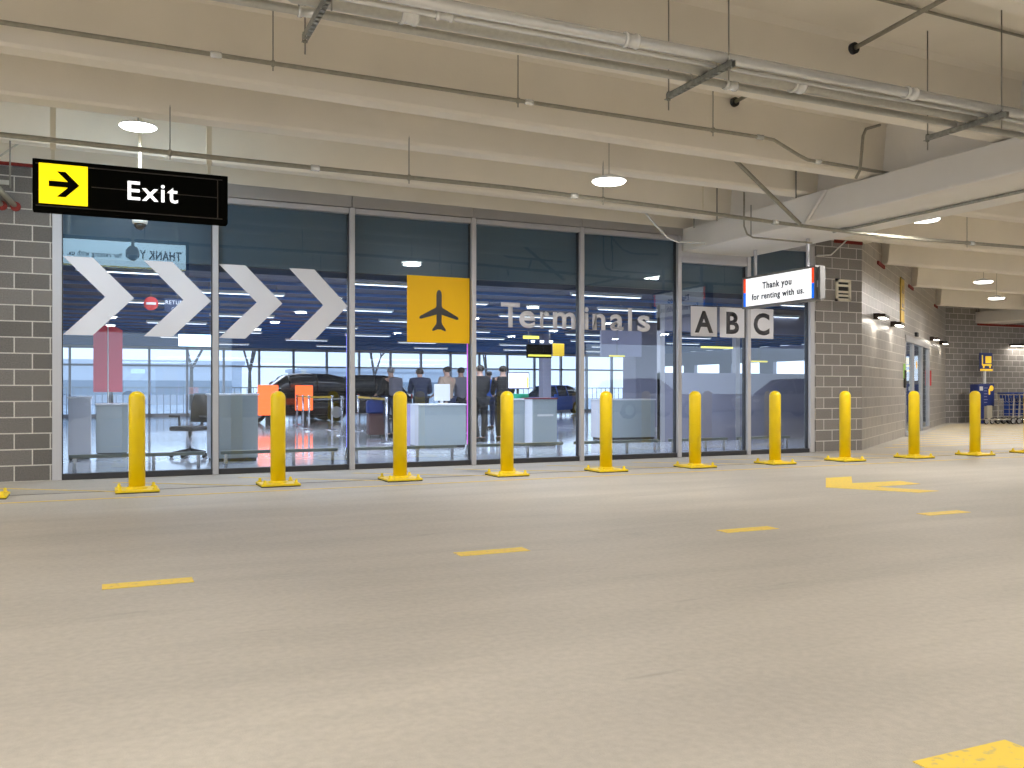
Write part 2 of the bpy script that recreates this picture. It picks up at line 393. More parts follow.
# red fire caulk strips
for a, b in (((-26, WN - .02, 3.985), (uL, WN - .002, 4.06)), ((uR + .45, WN - .02, 3.94), (13.28, WN - .002, 4.0))):
    tag(MB().box(a, b).build('fire_caulk', 'caulk'), 'strip of red fire caulk along the top of the ' + ('dark block wall at the left' if a[0] < 0 else 'block pier beside the slanting wall'), 'sealant')
k = 0
for far, where in ((12.3 + .0, ''), (14.4, 'nearest'), (17.2, 'middle'), (20.7, 'farthest')):
    if far < WN: continue
    s = (far - .12 - A0.y) / AD.y
    mb = MB(); mb.box((s - .55, -.03, 3.79), (s + .35, -.002, 3.865))
    tag(mb.build('fire_caulk', 'caulk', loc=(A0.x, A0.y, 0), rz=AANG), 'red fire caulk under the %s ceiling stem entering the slanting wall' % where, 'sealant')

tag(MB().box((28.5, 22.37, 3.47), (31.2, 22.398, 3.55)).build('fire_caulk', 'caulk'), 'strip of red fire caulk on the back wall under the far beam', 'sealant')
# ------------------------------------------------------------------ glass wall
mx = [57, 215.5, 352, 473.5, 581.6, 679, 748.3, 811.5]
mu = [onN(x, 400, WN)[0] for x in mx]
win = bpy.data.objects.new('window_1', None); C.objects.link(win); win.location = (0, WN, 0); struct(win)
ht = [3.74] * 5 + [3.37, 3.74]
for i, u in enumerate(mu):
    wd = .055 if i in (0, 7) else .038
    top = 3.82 if i < 6 or i == 7 else 3.546
    MB().bbox((u - wd, -.03, .0), (u + wd, .13, top), .004, 1).build('mullion', 'alu', win)
    MB().box((u + wd, .03, .05), (u + wd + .012, .11, top - .05)).build('gasket', 'aludark', win)
    MB().box((u - wd - .012, .03, .05), (u - wd, .11, top - .05)).build('gasket', 'aludark', win)
for i in range(7):
    a, b = mu[i] + .045, mu[i + 1] - .045; t = ht[i]
    MB().box((a, .05, .07), (b, .062, t)).build('pane', 'glass', win)
    MB().box((a, .10, 2.89), (b, .14, t)).build('spandrel', 'spandrel', win)
    MB().bbox((a, -.01, 0), (b, .12, .075), .004, 1).build('sill', 'aludark', win)
    MB().bbox((a, -.025, t), (b, .12, t + .075), .004, 1).build('head', 'alu', win)
MB().box((mu[5] - .03, .0, 3.44), (mu[6] + .03, .12, 3.56)).build('head', 'alu', win)
for i in range(5):
    a = mu[i] - (.05 if i == 0 else 0); b = mu[i + 1] - .008 if i < 4 else 9.125
    MB().box((a, -.03, 3.825), (b, .15, 4.02)).build('fascia_panel', 'fascia', win)
MB().box((mu[6] + .05, -.03, 3.825), (mu[7] + .06, .15, 4.02)).build('fascia_panel', 'fascia', win)
MB().box((mu[0] - .05, .14, 2.80), (mu[7] + .05, .34, 4.6)).build('bulkhead', 'navy', win)

# ------------------------------------------------------------------ vinyl graphics on the glass
GN = WN + .046
def g(x, y): u, n, z = onN(x, y, GN); return (u, z)
def decal(name, pts, m, n=GN, parent=None, d=.003):
    return MB().prism(pts, lambda u, z: (u, n, z), lambda u, z: (u, n - d, z)).build(name, m, parent)
chev = [
 [(62.9, 255.9), (92, 257.5), (134, 297.5), (92, 335), (62.9, 335), (103.8, 296.8)],
 [(143.8, 260.4), (173, 262), (211, 301.3), (172.5, 336.6), (143.8, 336.6), (184.2, 299)],
 [(218.8, 264), (245.2, 265.4), (282.3, 303.5), (245, 338.7), (218.8, 338), (256.3, 302)],
 [(289, 268), (315.5, 269.7), (347.7, 306.4), (314.5, 340.2), (289, 339.6), (324.6, 305.7)]]
cl = ['grey-white chevron on the glass, first from the left beside the block wall', 'grey-white chevron on the glass just left of the second mullion, under the Exit sign',
      'grey-white chevron on the glass just right of the mullion beside the Exit sign', 'grey-white chevron on the glass, the one nearest the yellow aeroplane square']
c0 = chev[0]
for p, l in zip(chev, cl):
    q = [g(*v) for v in p]
    # square the shape up: shared top, bottom and tip heights
    zt, zb, zm = q[0][1], q[4][1], q[2][1]; zt = (q[0][1] + q[1][1]) / 2; zb = (q[3][1] + q[4][1]) / 2; w_ = ((q[1][0] - q[0][0]) + (q[3][0] - q[4][0]) + (q[2][0] - q[5][0])) / 3
    x0 = (q[0][0] + q[4][0]) / 2
    q = [(x0, zt), (x0 + w_, zt), (q[2][0], (zt + zb) / 2), (x0 + w_, zb), (x0, zb), (q[2][0] - w_, (zt + zb) / 2)]
    tag(decal('chevron_decal', q, 'vinyl'), l, 'window graphic', 'chevrons on the glass wall')
sq = [g(407, 274.8), g(470, 278.5), g(470, 343.6), g(407, 342.2)]
u0, u1, z1, z0 = sq[0][0], sq[1][0], (sq[0][1] + sq[1][1]) / 2, (sq[2][1] + sq[3][1]) / 2
pl = thing('airplane_sign', 'yellow square on the glass with a black aeroplane pointing up', 'sign', (u0, GN, z0))
MB().prism([(0, 0), (u1 - u0, 0), (u1 - u0, z1 - z0), (0, z1 - z0)], lambda u, z: (u, 0, z), lambda u, z: (u, -.003, z)).build('yellow_panel', 'vinyly', pl)
half = [(0, .80), (.022, .79), (.040, .76), (.046, .72), (.046, .555), (.06, .53), (.32, .40), (.335, .385), (.335, .36), (.31, .355), (.045, .425), (.043, .32), (.05, .285), (.115, .205), (.118, .18), (.10, .178), (.02, .205), (0, .20)]
poly = half + [(-x, z) for x, z in half[::-1][1:-1]]
W = u1 - u0; Hh = z1 - z0
MB().prism(poly, lambda x, z: (W * (.5 + x * .92), -.003, Hh * z), lambda x, z: (W * (.5 + x * .92), -.006, Hh * z)).build('airplane_silhouette', 'vinylk', pl)

# "Terminals"
uT0, zT = g(501, 326.2); zTop = g(501, 301.2)[1]
tt = thing('terminals_lettering', 'large white word Terminals stuck across two glass panes', 'lettering', (uT0, GN, zT))
for ch, xa, xb in (('T', 500.9, 519.9), ('e', 519.2, 535.2), ('r', 540, 549.3), ('m', 552.8, 575.4), ('i', 584.6, 588.6), ('n', 592.4, 605.4), ('a', 610.1, 623.7), ('l', 628, 631.9), ('s', 637.4, 650)):
    ua, ub = g(xa, 320)[0] - uT0, g(xb, 320)[0] - uT0
    bm, w1 = text_bm(ch, zTop - zT, .003, font_bold=.022)
    for v in bm.verts: v.co.x = ua + v.co.x * (ub - ua) / w1
    mb = MB(); mb.bm.free(); mb.bm = bm; mb.build('letter', 'vinyl', tt)
for ch, x0, x1, ya, yb, l in (('A', 690.8, 716.8, 306, 336.8, 'left of the seventh mullion'), ('B', 719.8, 745, 307, 338, 'touching the seventh mullion'), ('C', 749.4, 773.3, 308.4, 339, 'right of the seventh mullion')):
    a, b = g(x0, ya), g(x1, yb); w_, h_ = b[0] - a[0], a[1] - b[1]
    t = thing('terminal_letter_panel', 'grey-white square on the glass with a dark letter %s' % ch, 'sign', (a[0], GN, b[1]), group='terminal letter squares')
    MB().prism([(0, 0), (w_, 0), (w_, h_), (0, h_)], lambda u, z: (u, 0, z), lambda u, z: (u, -.003, z)).build('panel', 'vinyl', t)
    bm, lw = text_bm(ch, h_ * .72, .003, font_bold=.03); lw_ = lw
    mb = MB(); mb.bm.free(); mb.bm = bm; mb.build('letter', 'vinylg', t, ((w_ - lw) / 2, -.003, h_ * .15))

# ------------------------------------------------------------------ Exit sign (two sided)
EN = 10.45
eu0, eu1, ez0, ez1 = -.65, 1.28, 3.012, 3.545
ex = thing('exit_sign', 'hanging black Exit sign with a yellow arrow panel', 'sign', (eu0, EN, ez0))
EW, EH = eu1 - eu0, ez1 - ez0
MB().bbox((0, 0, 0), (EW, .16, EH), .008).build('housing', 'signblack', ex)
fr = MB()
fr.box((.03, -.012, .045), (EW - .06, -.0, .055)); fr.box((.03, -.012, EH - .055), (EW - .06, 0, -.045 + EH)); fr.box((EW - .115, -.012, .045), (EW - .105, 0, EH - .045))
fr.box((.55, -.01, EH * .5 + .012), (EW - .115, 0, EH * .5 + .020))
fr.build('frame_trim', mat('sign trim', (.06, .05, .04), .35, .5), ex)
px = .06; PW = .455
MB().box((px, -.014, .075), (px + PW, .0, EH - .045)).build('yellow_panel', 'signyellow', ex)
cx, cz = px + PW * .53, .075 + (EH - .12) * .50
ar = [(-.15, .028), (.028, .028), (-.075, .125), (.005, .125), (.135, 0), (.005, -.125), (-.075, -.125), (.028, -.028), (-.15, -.028)]
MB().prism([(cx + x * 1.0, cz + z * 1.05) for x, z in ar], lambda x, z: (x, -.014, z), lambda x, z: (x, -.018, z)).build('arrow', 'signblack', ex)
letters('Exit', .205, 'lettext', ex, (.90, -.004, .185), .505, .008, .014)
# face toward the glass: pale lit panel
MB().box((.05, .16, .06), (EW - .05, .17, EH - .06)).build('rear_lit_panel', 'signlite', ex)
MB().box((.05, .171, .062), (EW - .05, .173, .085)).build('yellow_line', 'screeny', ex)
R180 = Matrix.Rotation(PI, 3, 'Z')
letters('THANK YOU', .14, 'signtext', ex, (EW - .12, .174, .22), .82, .03, .006, R180)
letters('for renting with us.', .075, 'signtext', ex, (EW - 1.0, .174, .22), .76, .03, .006, R180)
for x in (53, 209):
    u = onN(x, 150, EN + .08)[0] - eu0
    hb = MB(); hb.box((u - .028, .06, EH + .12), (u + .028, .10, ZS(0) - ez0 + .03)); hb.box((u - .016, .065, EH - .005), (u + .016, .095, EH + .14)); hb.box((u - .035, .05, EH - .01), (u + .035, .11, EH + .015))
    hb.build('hanger', 'cream', ex)

# dome camera on its pole behind the sign
cu_, cn_, cz_ = onN(140, 224, 11.6)
cam_t = thing('dome_camera', 'white dome security camera hanging below the Exit sign on a pole', 'camera', (cu_, cn_, cz_))
MB().lathe([(.02, .14), (.055, .13), (.085, .09), (.088, .03), (.080, .0)], seg=20).build('camera_housing', 'white', cam_t)
MB().lathe([(.070, .0), (.066, -.03), (.045, -.062), (.015, -.075)], seg=20).build('dome', 'dome', cam_t)
MB().tube([(0, 0, .13), (0, 0, ZS(cu_) - cz_)], .022).build('pole', 'cream', cam_t)

# ------------------------------------------------------------------ "Thank you for renting with us." sign
TU = 10.05; ty0, ty1, tz0, tz1 = 10.73, 12.48, 2.555, 3.095
ts = thing('thank_you_sign', 'hanging white sign reading Thank you for renting with us', 'sign', (TU, ty0, tz0))
TW, TH_ = ty1 - ty0, tz1 - tz0
fb = MB(); fb.box((0, 0, 0), (.16, TW, .035)); fb.box((0, 0, TH_ - .035), (.16, TW, TH_)); fb.box((0, 0, .03), (.16, .03, TH_ - .03)); fb.box((0, TW - .03, .03), (.16, TW, TH_ - .03))
fb.build('housing', 'fasciad', ts)
for x in (0, 1):
    xf = .012 if x == 0 else .148; s = -.004 if x == 0 else .004
    MB().box((min(xf, xf + s), .03, .033), (max(xf, xf + s), TW - .03, TH_ - .033)).build('lit_face', 'signwhite', ts)
    for ya, yb in ((.032, .09), (TW - .09, TW - .032)):
        MB().box((xf + s * 1.1 - .001, ya, TH_ * .5), (xf + s * 1.1 + .001, yb, TH_ - .035)).build('red_stripe', 'red', ts)
        MB().box((xf + s * 1.1 - .001, ya, .035), (xf + s * 1.1 + .001, yb, TH_ * .5)).build('blue_stripe', 'blue', ts)
RM = Matrix.Rotation(-PI / 2, 3, 'Z')   # text faces -x; reads from far end to near end
letters('Thank you', .112, 'signtext', ts, (.006, TW * .5 + .36, .30), .70, .026, .004, RM)
letters('for renting with us.', .105, 'signtext', ts, (.006, TW * .5 + .63, .13), 1.26, .026, .004, RM)
RP = Matrix.Rotation(PI / 2, 3, 'Z')
letters('Thank you', .112, 'signtext', ts, (.155, TW * .5 - .34, .30), .68, .016, .004, RP)
letters('for renting with us.', .105, 'signtext', ts, (.155, TW * .5 - .62, .13), 1.22, .016, .004, RP)
for y in (.25, TW - .25):
    MB().box((.06, y - .02, TH_ - .01), (.10, y + .02, 3.55 - tz0)).build('hanger', 'alu', ts)
MB().box((.03, -.075, .02), (.13, -.03, TH_ - .02)).build('end_channel', 'fasciad', ts)
MB().box((.03, -.03, .2), (.13, .0, .3)).build('end_clip', 'alu', ts)

# ------------------------------------------------------------------ bollards
bl = thing('bollard', '', 'bollard')
MB().lathe([(.089, .035), (.089, 1.07), (.085, 1.09), (.072, 1.115), (.048, 1.135), (.02, 1.145)], seg=28).build('sleeve', 'bollard', bl)
bp_ = MB(); bp_.bbox((-.232, -.232, .012), (.232, .232, .036), .004, 1); bp_.build('base_plate', 'ybase', bl)
MB().box((-.228, -.228, 0), (.228, .228, .012)).build('rubber_pad', 'rubber', bl)
for sx in (-1, 1):
    for sy in (-1, 1):
        MB().lathe([(.032, .035), (.030, .045), (.018, .05), (.018, .075), (.006, .085)], c=(sx * .185, sy * .185, 0), seg=8).build('anchor_bolt', 'ybase', bl)
MB().lathe([(.115, .035), (.112, .05), (.091, .062)], seg=24).build('collar', 'ybase', bl)
bx = [None, 137, 278, 400, 507, 606, 695, 775, 845, 914, 975, None]
blab = ['yellow bollard cut off by the left edge of the photo, only its base in view', 'yellow bollard under the Exit sign, in front of the first glass pane', 'yellow bollard in front of the second pane, below the third chevron',
        'yellow bollard in front of the third pane, left of the aeroplane square', 'yellow bollard in front of the fourth pane, below the start of the word Terminals', 'yellow bollard just right of the mullion splitting the word Terminals',
        'yellow bollard below the letter A square', 'yellow bollard below the letter C square', 'yellow bollard in front of the grey block pier',
        'yellow bollard in front of the sliding door in the slanting wall', 'yellow bollard in front of the luggage cart sign', 'yellow bollard cut off by the right edge, only its base in view']
BN = 11.15
for i in range(12):
    if bx[i]:
        du, dn = ray(bx[i]); u = BN * du / dn
    else:
        u = .367 - 1.521 if i == 0 else 14.06 + 1.50
    o = bl if i == 0 else dup(bl, (u, BN, 0))
    o.location = (u, BN, 0)
    o['label'] = blab[i]; o['group'] = 'row of yellow bollards'

# ------------------------------------------------------------------ floor markings
def mark(name, pts, m, label, group=None):
    return tag(MB().prism(pts, lambda u, n: (u, n, 0.0), lambda u, n: (u, n, .003)).build(name, m), label, 'road marking', group)
def quad(u0, u1, n0, n1): return [(u0, n0), (u1, n0), (u1, n1), (u0, n1)]
dl = [((98, 197, 583.5), 'short yellow lane dash on the concrete, nearest the left edge'), ((453, 530, 551.8), 'short yellow lane dash left of the picture middle, second from the left'),
      ((718, 777, 529.6), 'short yellow lane dash right of the picture middle, third from the left'), ((919, 968, 513.0), 'short yellow lane dash at the right, below the turn arrow')]
for (xa, xb, y), l in dl:
    uc, nc = onF((xa + xb) / 2, y)
    ua = onN(xa + 4, 0, nc)[0]; ub = onN(xb - 4, 0, nc)[0]
    mark('lane_dash', quad(ua, ub, nc - .075, nc + .075), 'paint', l, 'yellow lane dashes')
mark('lane_dash', quad(2.30, 2.72, 1.2, 2.035), 'paint', 'wide yellow paint bar cut off by the bottom right corner')
arrow = [(825.8, 478.1), (851.6, 476.6), (852.3, 483.3), (900, 481), (920.3, 484), (875, 486.9), (939, 491), (918.8, 492.7), (840.6, 488.4), (825.8, 487.5)]
mark('turn_arrow', [onF(*p) for p in arrow], 'paint', 'yellow painted turn arrow in front of the block pier bollard')
mark('edge_line', quad(-14, 30, 10.52, 10.57), 'paintold', 'faint long yellow line running along the road side of the bollards')
hs = MB()
for i in range(24):
    ub = -9 + i * 1.52
    hs.prism([(ub, 12.35), (ub + .08, 12.35), (ub + 1.95, 10.95), (ub + 1.87, 10.95)], lambda u, n: (u, n, 0), lambda u, n: (u, n, .003))
tag(hs.build('hatch_marking', 'paintold'), 'thin slanting yellow hatch lines between the bollards and the glass wall', 'road marking')
hs = MB()
for i in range(14):
    n = 13.3 + i * .62
    ua = 13.28 + (n - WN) / AD.y * AD.x + .5
    hs.prism(quad(ua, ua + 9, n, n + .06), lambda u, n: (u, n, 0), lambda u, n: (u, n, .003))
tag(hs.build('hatch_marking', 'paintold'), 'faded parallel yellow hatch lines on the floor in front of the sliding door', 'road marking')
# floor joint along the bollards
tag(MB().box((-25, 11.28, 0), (26, 11.31, .0015)).build('floor_joint', mat('joint sealant', (.12, .11, .095), .8)), 'thin dark sealed joint in the concrete behind the bollard row', 'joint')

# ------------------------------------------------------------------ pipe rack and conduits
RL, RR = -6., 9.12
zr = 3.66
for n, r, m, l, jo in ((5.60, .042, 'galvbright', 'bright steel pipe nearest the viewer on the ceiling rack', (3.5, 6.3)), (5.71, .018, 'galvbright', 'thin bright conduit second from the front on the ceiling rack', (2.1,)),
                   (5.87, .062, 'galv', 'thickest galvanised pipe in the middle of the ceiling rack', (1.9, 5.3)), (6.05, .030, 'galv', 'slim galvanised pipe at the far side of the ceiling rack', (1.25, 4.75))):
    t = thing('rack_pipe', l, 'pipe', (0, n, zr + r), group='pipes on the ceiling rack')
    x0 = 1.02 if r > .06 or r == .030 else RL
    if x0 > 0 and r > .06: MB().tube([(-.1, .05, .9), (x0 - .12, 0, .35), (x0 - .05, 0, .08), (x0 + .1, 0, 0), (RR, 0, 0)], r, 16).build('pipe', m, t)
    else: MB().tube([(RL, 0, 0), (RR, 0, 0)], r, 16).build('pipe', m, t)
    for u in jo:
        mb = MB(); mb.lathe([(r + .012, -.06), (r + .014, -.05), (r + .014, -.035), (r + .006, -.03), (r + .006, .03), (r + .014, .035), (r + .014, .05), (r + .012, .06)], c=(u, 0, 0), axis='x', seg=16)
        mb.build('coupling', 'galvbright', t)
sl = ['strut channel hanger at the top left end of the pipe rack', 'strut channel hanger at the middle of the pipe rack', 'strut channel hanger near the right edge under the pipe rack']
for i, u in enumerate((1.30, 4.35, 7.39)):
    t = thing('pipe_hanger', sl[i], 'hanger', (u, 5.5, zr), group='strut hangers of the pipe rack')
    mb = MB(); mb.box((-.02, 0, -.045), (-.016, .87, 0)); mb.box((.016, 0, -.045), (.02, .87, 0)); mb.box((-.02, 0, -.004), (-.009, .87, 0)); mb.box((.009, 0, -.004), (.02, .87, 0))
    for k in range(13): mb.box((-.018, .02 + k * .07, -.045), (.018, .06 + k * .07, -.041))
    mb.build('channel', 'strut', t)
    for y in (.06, .86):
        mb = MB(); mb.tube([(0, y, -.14), (0, y, ZS(u) - zr + .05)], .006, 8); mb.lathe([(.018, -.058), (.018, -.045)], c=(0, y, 0), seg=6); mb.lathe([(.018, .002), (.018, .014)], c=(0, y, 0), seg=6)
        mb.build('rod', 'rod', t)
    for n, r in ((5.60, .042), (5.71, .018), (5.87, .062), (6.05, .030)):
        mb = MB(); y = n - 5.5
        mb.tube([(0, y - r - .004, 0), (0, y - r - .004, r), (0, y - r * .7, r * 1.75), (0, y, 2 * r + .004), (0, y + r * .7, r * 1.75), (0, y + r + .004, r), (0, y + r + .004, 0)], .005, 6)
        mb.build('pipe_clamp', 'galvbright', t)

def conduit(pts, r, m, label, hangers=(), joints=(), group=None, rodtop=None):
    t = thing('conduit', label, 'conduit', pts[0], group=group)
    p0 = Vector(pts[0]); P = [Vector(p) - p0 for p in pts]
    MB().tube(P, r, 10).build('tube', m, t)
    def at(u):
        for a, b in zip(P, P[1:]):
            if a.x <= u - p0.x <= b.x: return a + (b - a) * ((u - p0.x - a.x) / (b.x - a.x))
    for u in hangers:
        q = at(u); mb = MB(); mb.tube([q + Vector((0, 0, -.07)), q + Vector((0, 0, (ZS(u) if rodtop is None else rodtop) - p0.z - q.z + .03))], .006, 6)
        mb.build('hanger_rod', 'rod', t)
        MB().lathe([(r + .004, -.015), (r + .010, -.012), (r + .010, .012), (r + .004, .015)], c=q, axis='x', seg=10).build('clamp', 'galvdull', t)
    for u in joints:
        q = at(u); MB().lathe([(r + .003, -.05), (r + .008, -.045), (r + .008, .045), (r + .003, .05)], c=q, axis='x', seg=10).build('coupling', 'galvbright', t)
    return t
def cu(x, y, n): return onN(x, y, n)
n1 = 8.55
c1z = lambda x, y: cu(x, y, n1)
pA = cu(0, 22, n1); pB = cu(765, 138, n1)
pl_ = Vector(pA) + (Vector(pA) - Vector(pB)) * .4
bend = [cu(x, y, n1) for x, y in ((774, 140), (782, 145), (800, 156), (808, 160), (818, 161.5))] + [(9.40, n1, cu(876, 172, n1)[2])]
conduit([tuple(pl_), pA, pB] + bend, .021, 'galvdull', 'long ceiling conduit with a kink near the beam, running just behind the pipe rack',
        hangers=[cu(x, 0, n1)[0] for x in (273, 518, 713)], joints=[cu(x, 0, n1)[0] for x in (216, 529, 760, 818)])
hz = cu(850, 172, n1)
n2 = 9.95
pA = cu(0, 134.5, n2); pB = cu(1024, 247, n2)
pts = [cu(x, y, n2) for x, y in ((-60, 128), (0, 134.5), (256, 162), (512, 188), (660, 206.5), (780, 223), (850, 232), (924, 239.5), (1024, 247.5), (1100, 253))]
conduit(pts, .026, 'galvdull', 'long straight conduit hung in front of the glass wall, passing above the Exit sign',
        hangers=[cu(x, 0, n2)[0] for x in (170, 409, 603, 967)], joints=[cu(x, 0, n2)[0] for x in (315, 574, 775, 972)])
# conduit fixed under the ledger beam, running toward the road
cz2 = 3.52
def pu(x, y):  # at height cz2
    du, dn = ray(x); t = 900 * (cz2 - H) / (390 - y); return (du * t, dn * t, cz2)
a = pu(848, 227); b = pu(1024, 186)
conduit([(9.85, 10.15, cz2 - .02), (9.88, 10.0, cz2), (9.95, 9.85, cz2), (9.95, 1.0, cz2)], .02, 'strut', 'conduit clipped under the big beam, running out toward the road')
# light conduit dropping from the ceiling across to the right above the letter squares
tt_ = [onN(x, y, 12.3) for x, y in ((612, 165), (628, 190), (652, 221), (668, 238), (678, 242), (740, 245), (800, 250))]
conduit(tt_, .016, 'galvbright', 'thin pale conduit slanting down past the round lamp, then running level under the beam')
tt_ = [(7.2, 11.3, 4.75)]
c3 = [onN(x, y, 10.9) for x, y in ((744, 192), (744, 226), (747, 234), (753, 237.5), (775, 239.5), (812, 243))]
conduit(c3, .014, 'galvdull', 'thin conduit dropping beside the beam and bending right above the Thank you sign')
br1 = [onN(x, y, 9.55) for x, y in ((735, 160), (800, 224))]
conduit(br1, .028, 'galvdull', 'slanting brace pipe left of the beam, between the two long conduits')
c4 = [(9.02, onU(853, 190, 9.02)[1], 3.93), (9.02, onU(853, 190, 9.02)[1] - .0, 3.80)]
c5 = [onU(826, 190, 9.10), onU(806, 222, 9.10)]
conduit(c5, .024, 'beam', 'painted pipe slanting down the side face of the big beam')
conduit([onN(x, y, 12.9) for x, y in ((849, 238), (831, 255), (817, 255.5))], .013, 'white', 'thin white conduit bent across the top of the block pier')
# left corner cable stays and rods
conduit([onN(x, y, 12.6) for x, y in ((-20, 170), (70, 108))], .012, 'galv', 'thin steel stay slanting up at the left, behind the Exit sign')
conduit([onN(10, 98, 12.0), onN(10, 188, 12.0)], .009, 'rod', 'thin vertical rod at the left edge, holding the pipe bracket')
# drop rods left of the beam
for x, ya, yb, n, m, l in ((703, 150, 209, 10.6, 'cream', 'pale thin drop rod above the long conduit, left of the beam'), (717, 188, 221, 11.4, 'rod', 'dark short drop pipe at the beam ledge, right of the pale rod'),
                       (694, 212, 228, 12.3, 'rod', 'dark short drop pipe where the beam meets the glass wall'), (751, 205, 236, 10.95, 'rod', 'thin rod holding the bent conduit beside the beam'),
                       (796, 165, 198, 9.9, 'rod', 'dark vertical pipe on the beam side under the kinked conduit')):
    p, q = onN(x, ya, n), onN(x, yb, n)
    conduit([p, q], .012 if 'pipe' in l else .008, m, l)
tb = [onN(x, y, 8.3) for x, y in ((880, 125), (866, 129), (863, 136), (860, 170), (856, 178))]
# pipe across the deck soffit
t = conduit([(6.58, 4.9, 4.56), (6.69, 6.60, 4.50)], .022, 'galvdull', 'thin pipe under the deck at the upper right ending in a stem opening')
MB().lathe([(.055, 0), (.055, .04)], c=(.11, 1.70, -.06), axis='y', seg=18).build('opening', 'dark', t)
t = conduit([(6.72, 7.25, 4.58), (6.84, 8.62, 4.58)], .022, 'galvdull', 'short stub of pipe entering a round opening below the pipe rack')
MB().lathe([(.055, 0), (.055, .04)], c=(.12, 1.36, 0), axis='y', seg=18).build('opening', 'dark', t)
conduit(tb, .018, 'galvdull', 'bent conduit dropping down the stem beside the kinked conduit end')
conduit([(4.5, 6.0, 4.70), (14, 6.0, 4.64)][:1] + [(9.3, 6.0, 4.64)], .014, 'galvdull', 'thin conduit hugging the deck along the top right corner')
conduit([(9.0, 5.2, 4.62), (9.0, 5.75, 4.62), (9.0, 5.95, 4.5), (9.0, 6.0, 3.95)], .016, 'galvdull', 'conduit bending down toward the beam at the right edge')

# bracket at the left edge
t = thing('pipe_bracket', 'grey strut bracket with two slanting pipes at the left edge of the block wall', 'bracket', (*onN(4, 188, WN - .0)[:1], WN, onN(4, 190, WN)[2]))
MB().box((-.6, -.28, .02), (.08, -.22, .07)).build('channel', 'galv', t)
for dx in (-.12, .03):
    MB().tube([(dx - .12, -.3, .02), (dx + .10, .01, -.20)], .035, 10).build('pipe', 'galvdull', t)
    MB().lathe([(.06, -.03), (.06, .0)], c=(dx + .10, .0, -.20), axis='y', seg=12).build('fire_seal', 'caulk', t)

# ------------------------------------------------------------------ round ceiling lamps
lamp = thing('round_lamp', '', 'ceiling lamp', onN(138, 128, 11.1))
l2 = onN(609, 183, 9.25); l3 = onN(925, 221, 9.4)
MB().lathe([(.205, .02), (.20, .045), (.15, .065), (.06, .085), (.05, .10)], seg=32).build('housing', 'white', lamp)
MB().lathe([(.20, .02), (.18, .0), (.12, -.010), (.02, -.014)], seg=32).build('lens', 'lens', lamp)
MB().tube([(0, 0, .09), (0, 0, .885)], .005, 8).build('stem', 'galvdull', lamp)
lamp.scale = (1.0, 1.0, 1.0)
lamps = [(*onN(138, 128, 11.1), 'round lit lamp above the Exit sign'), (*l2, 'round lit lamp above the word Terminals'), (*l3, 'round lit lamp just right of the big beam, above the block pier'),
         (18.4, 14.3, 3.62, 'small far round lamp, the left and upper one of two near the slanting wall'), (22.0, 16.7, 3.62, 'small far round lamp, the right and lower one of two near the back wall')]
for i, (x, y, z, l) in enumerate(lamps):
    o = lamp if i == 0 else dup(lamp, (x, y, z))
    o['label'] = l; o['group'] = 'round ceiling lamps'
def plight(x, y, z, e, col=(1, .965, .915)):
    l = bpy.data.lights.new('lamp_light', 'AREA'); l.shape = 'DISK'; l.size = .34; l.energy = e; l.color = col
    o = bpy.data.objects.new('lamp_light', l); C.objects.link(o); o.location = (x, y, z - .03); return o
for i, (x, y, z, _) in enumerate(lamps): plight(x, y, z, 45 if i == 0 else 105, (.80, .90, 1.) if i == 0 else (1, .965, .915))
extra = [(x, y) for x in (-16.5, -11, -5.3, .3, 5.7, 11.6, 17, 22.5) for y in (2.0, -2.6, -7.2, -11.4)] + [(-5.3, 9.5), (-11, 9.5), (17, 9.5), (22.5, 9.5), (31.5, 9.5), (31.5, 17), (38, 3), (38, 15), (26.5, 17.5)]
extra.append((-4.6, 5.6))  # unseen lamp added to brighten the dim floor at the left
for i, (x, y) in enumerate(extra):
    dup(lamp, (x, y, 3.62), None, 'round ceiling lamp adding fill light from outside the photo frame', 'round lamps outside the photo frame')
    plight(x, y, 3.62, {2.0: 78, -2.6: 84, -7.2: 95, -11.4: 85}.get(y, 175 if x < -4 else 118))

lamp.scale = (1, 1, .7)       # short stem: this one hangs high between two deck stems
# ------------------------------------------------------------------ pier vent, slanting wall fittings
vu, vn, vz = onN(842.5, 290.5, WN)
v = thing('wall_vent', 'cream framed louvred vent on the block pier', 'vent', (vu, WN, vz))
w_, h_ = .185, .205
fb = MB(); fb.box((-w_, -.035, -h_), (-w_ + .05, 0, h_)); fb.box((w_ - .05, -.035, -h_), (w_, 0, h_)); fb.box((-w_, -.035, -h_), (w_, 0, -h_ + .05)); fb.box((-w_, -.035, h_ - .05), (w_, 0, h_)); fb.build('frame', 'cream', v)
MB().box((-w_ + .04, -.005, -h_ + .04), (w_ - .04, .0, h_ - .04)).build('opening', 'dark', v)
for z in (.09, -.03, -.10): MB().box((-w_ + .05, -.03, z - .02), (w_ - .05, -.012, z + .02)).build('louvre', 'cream', v)

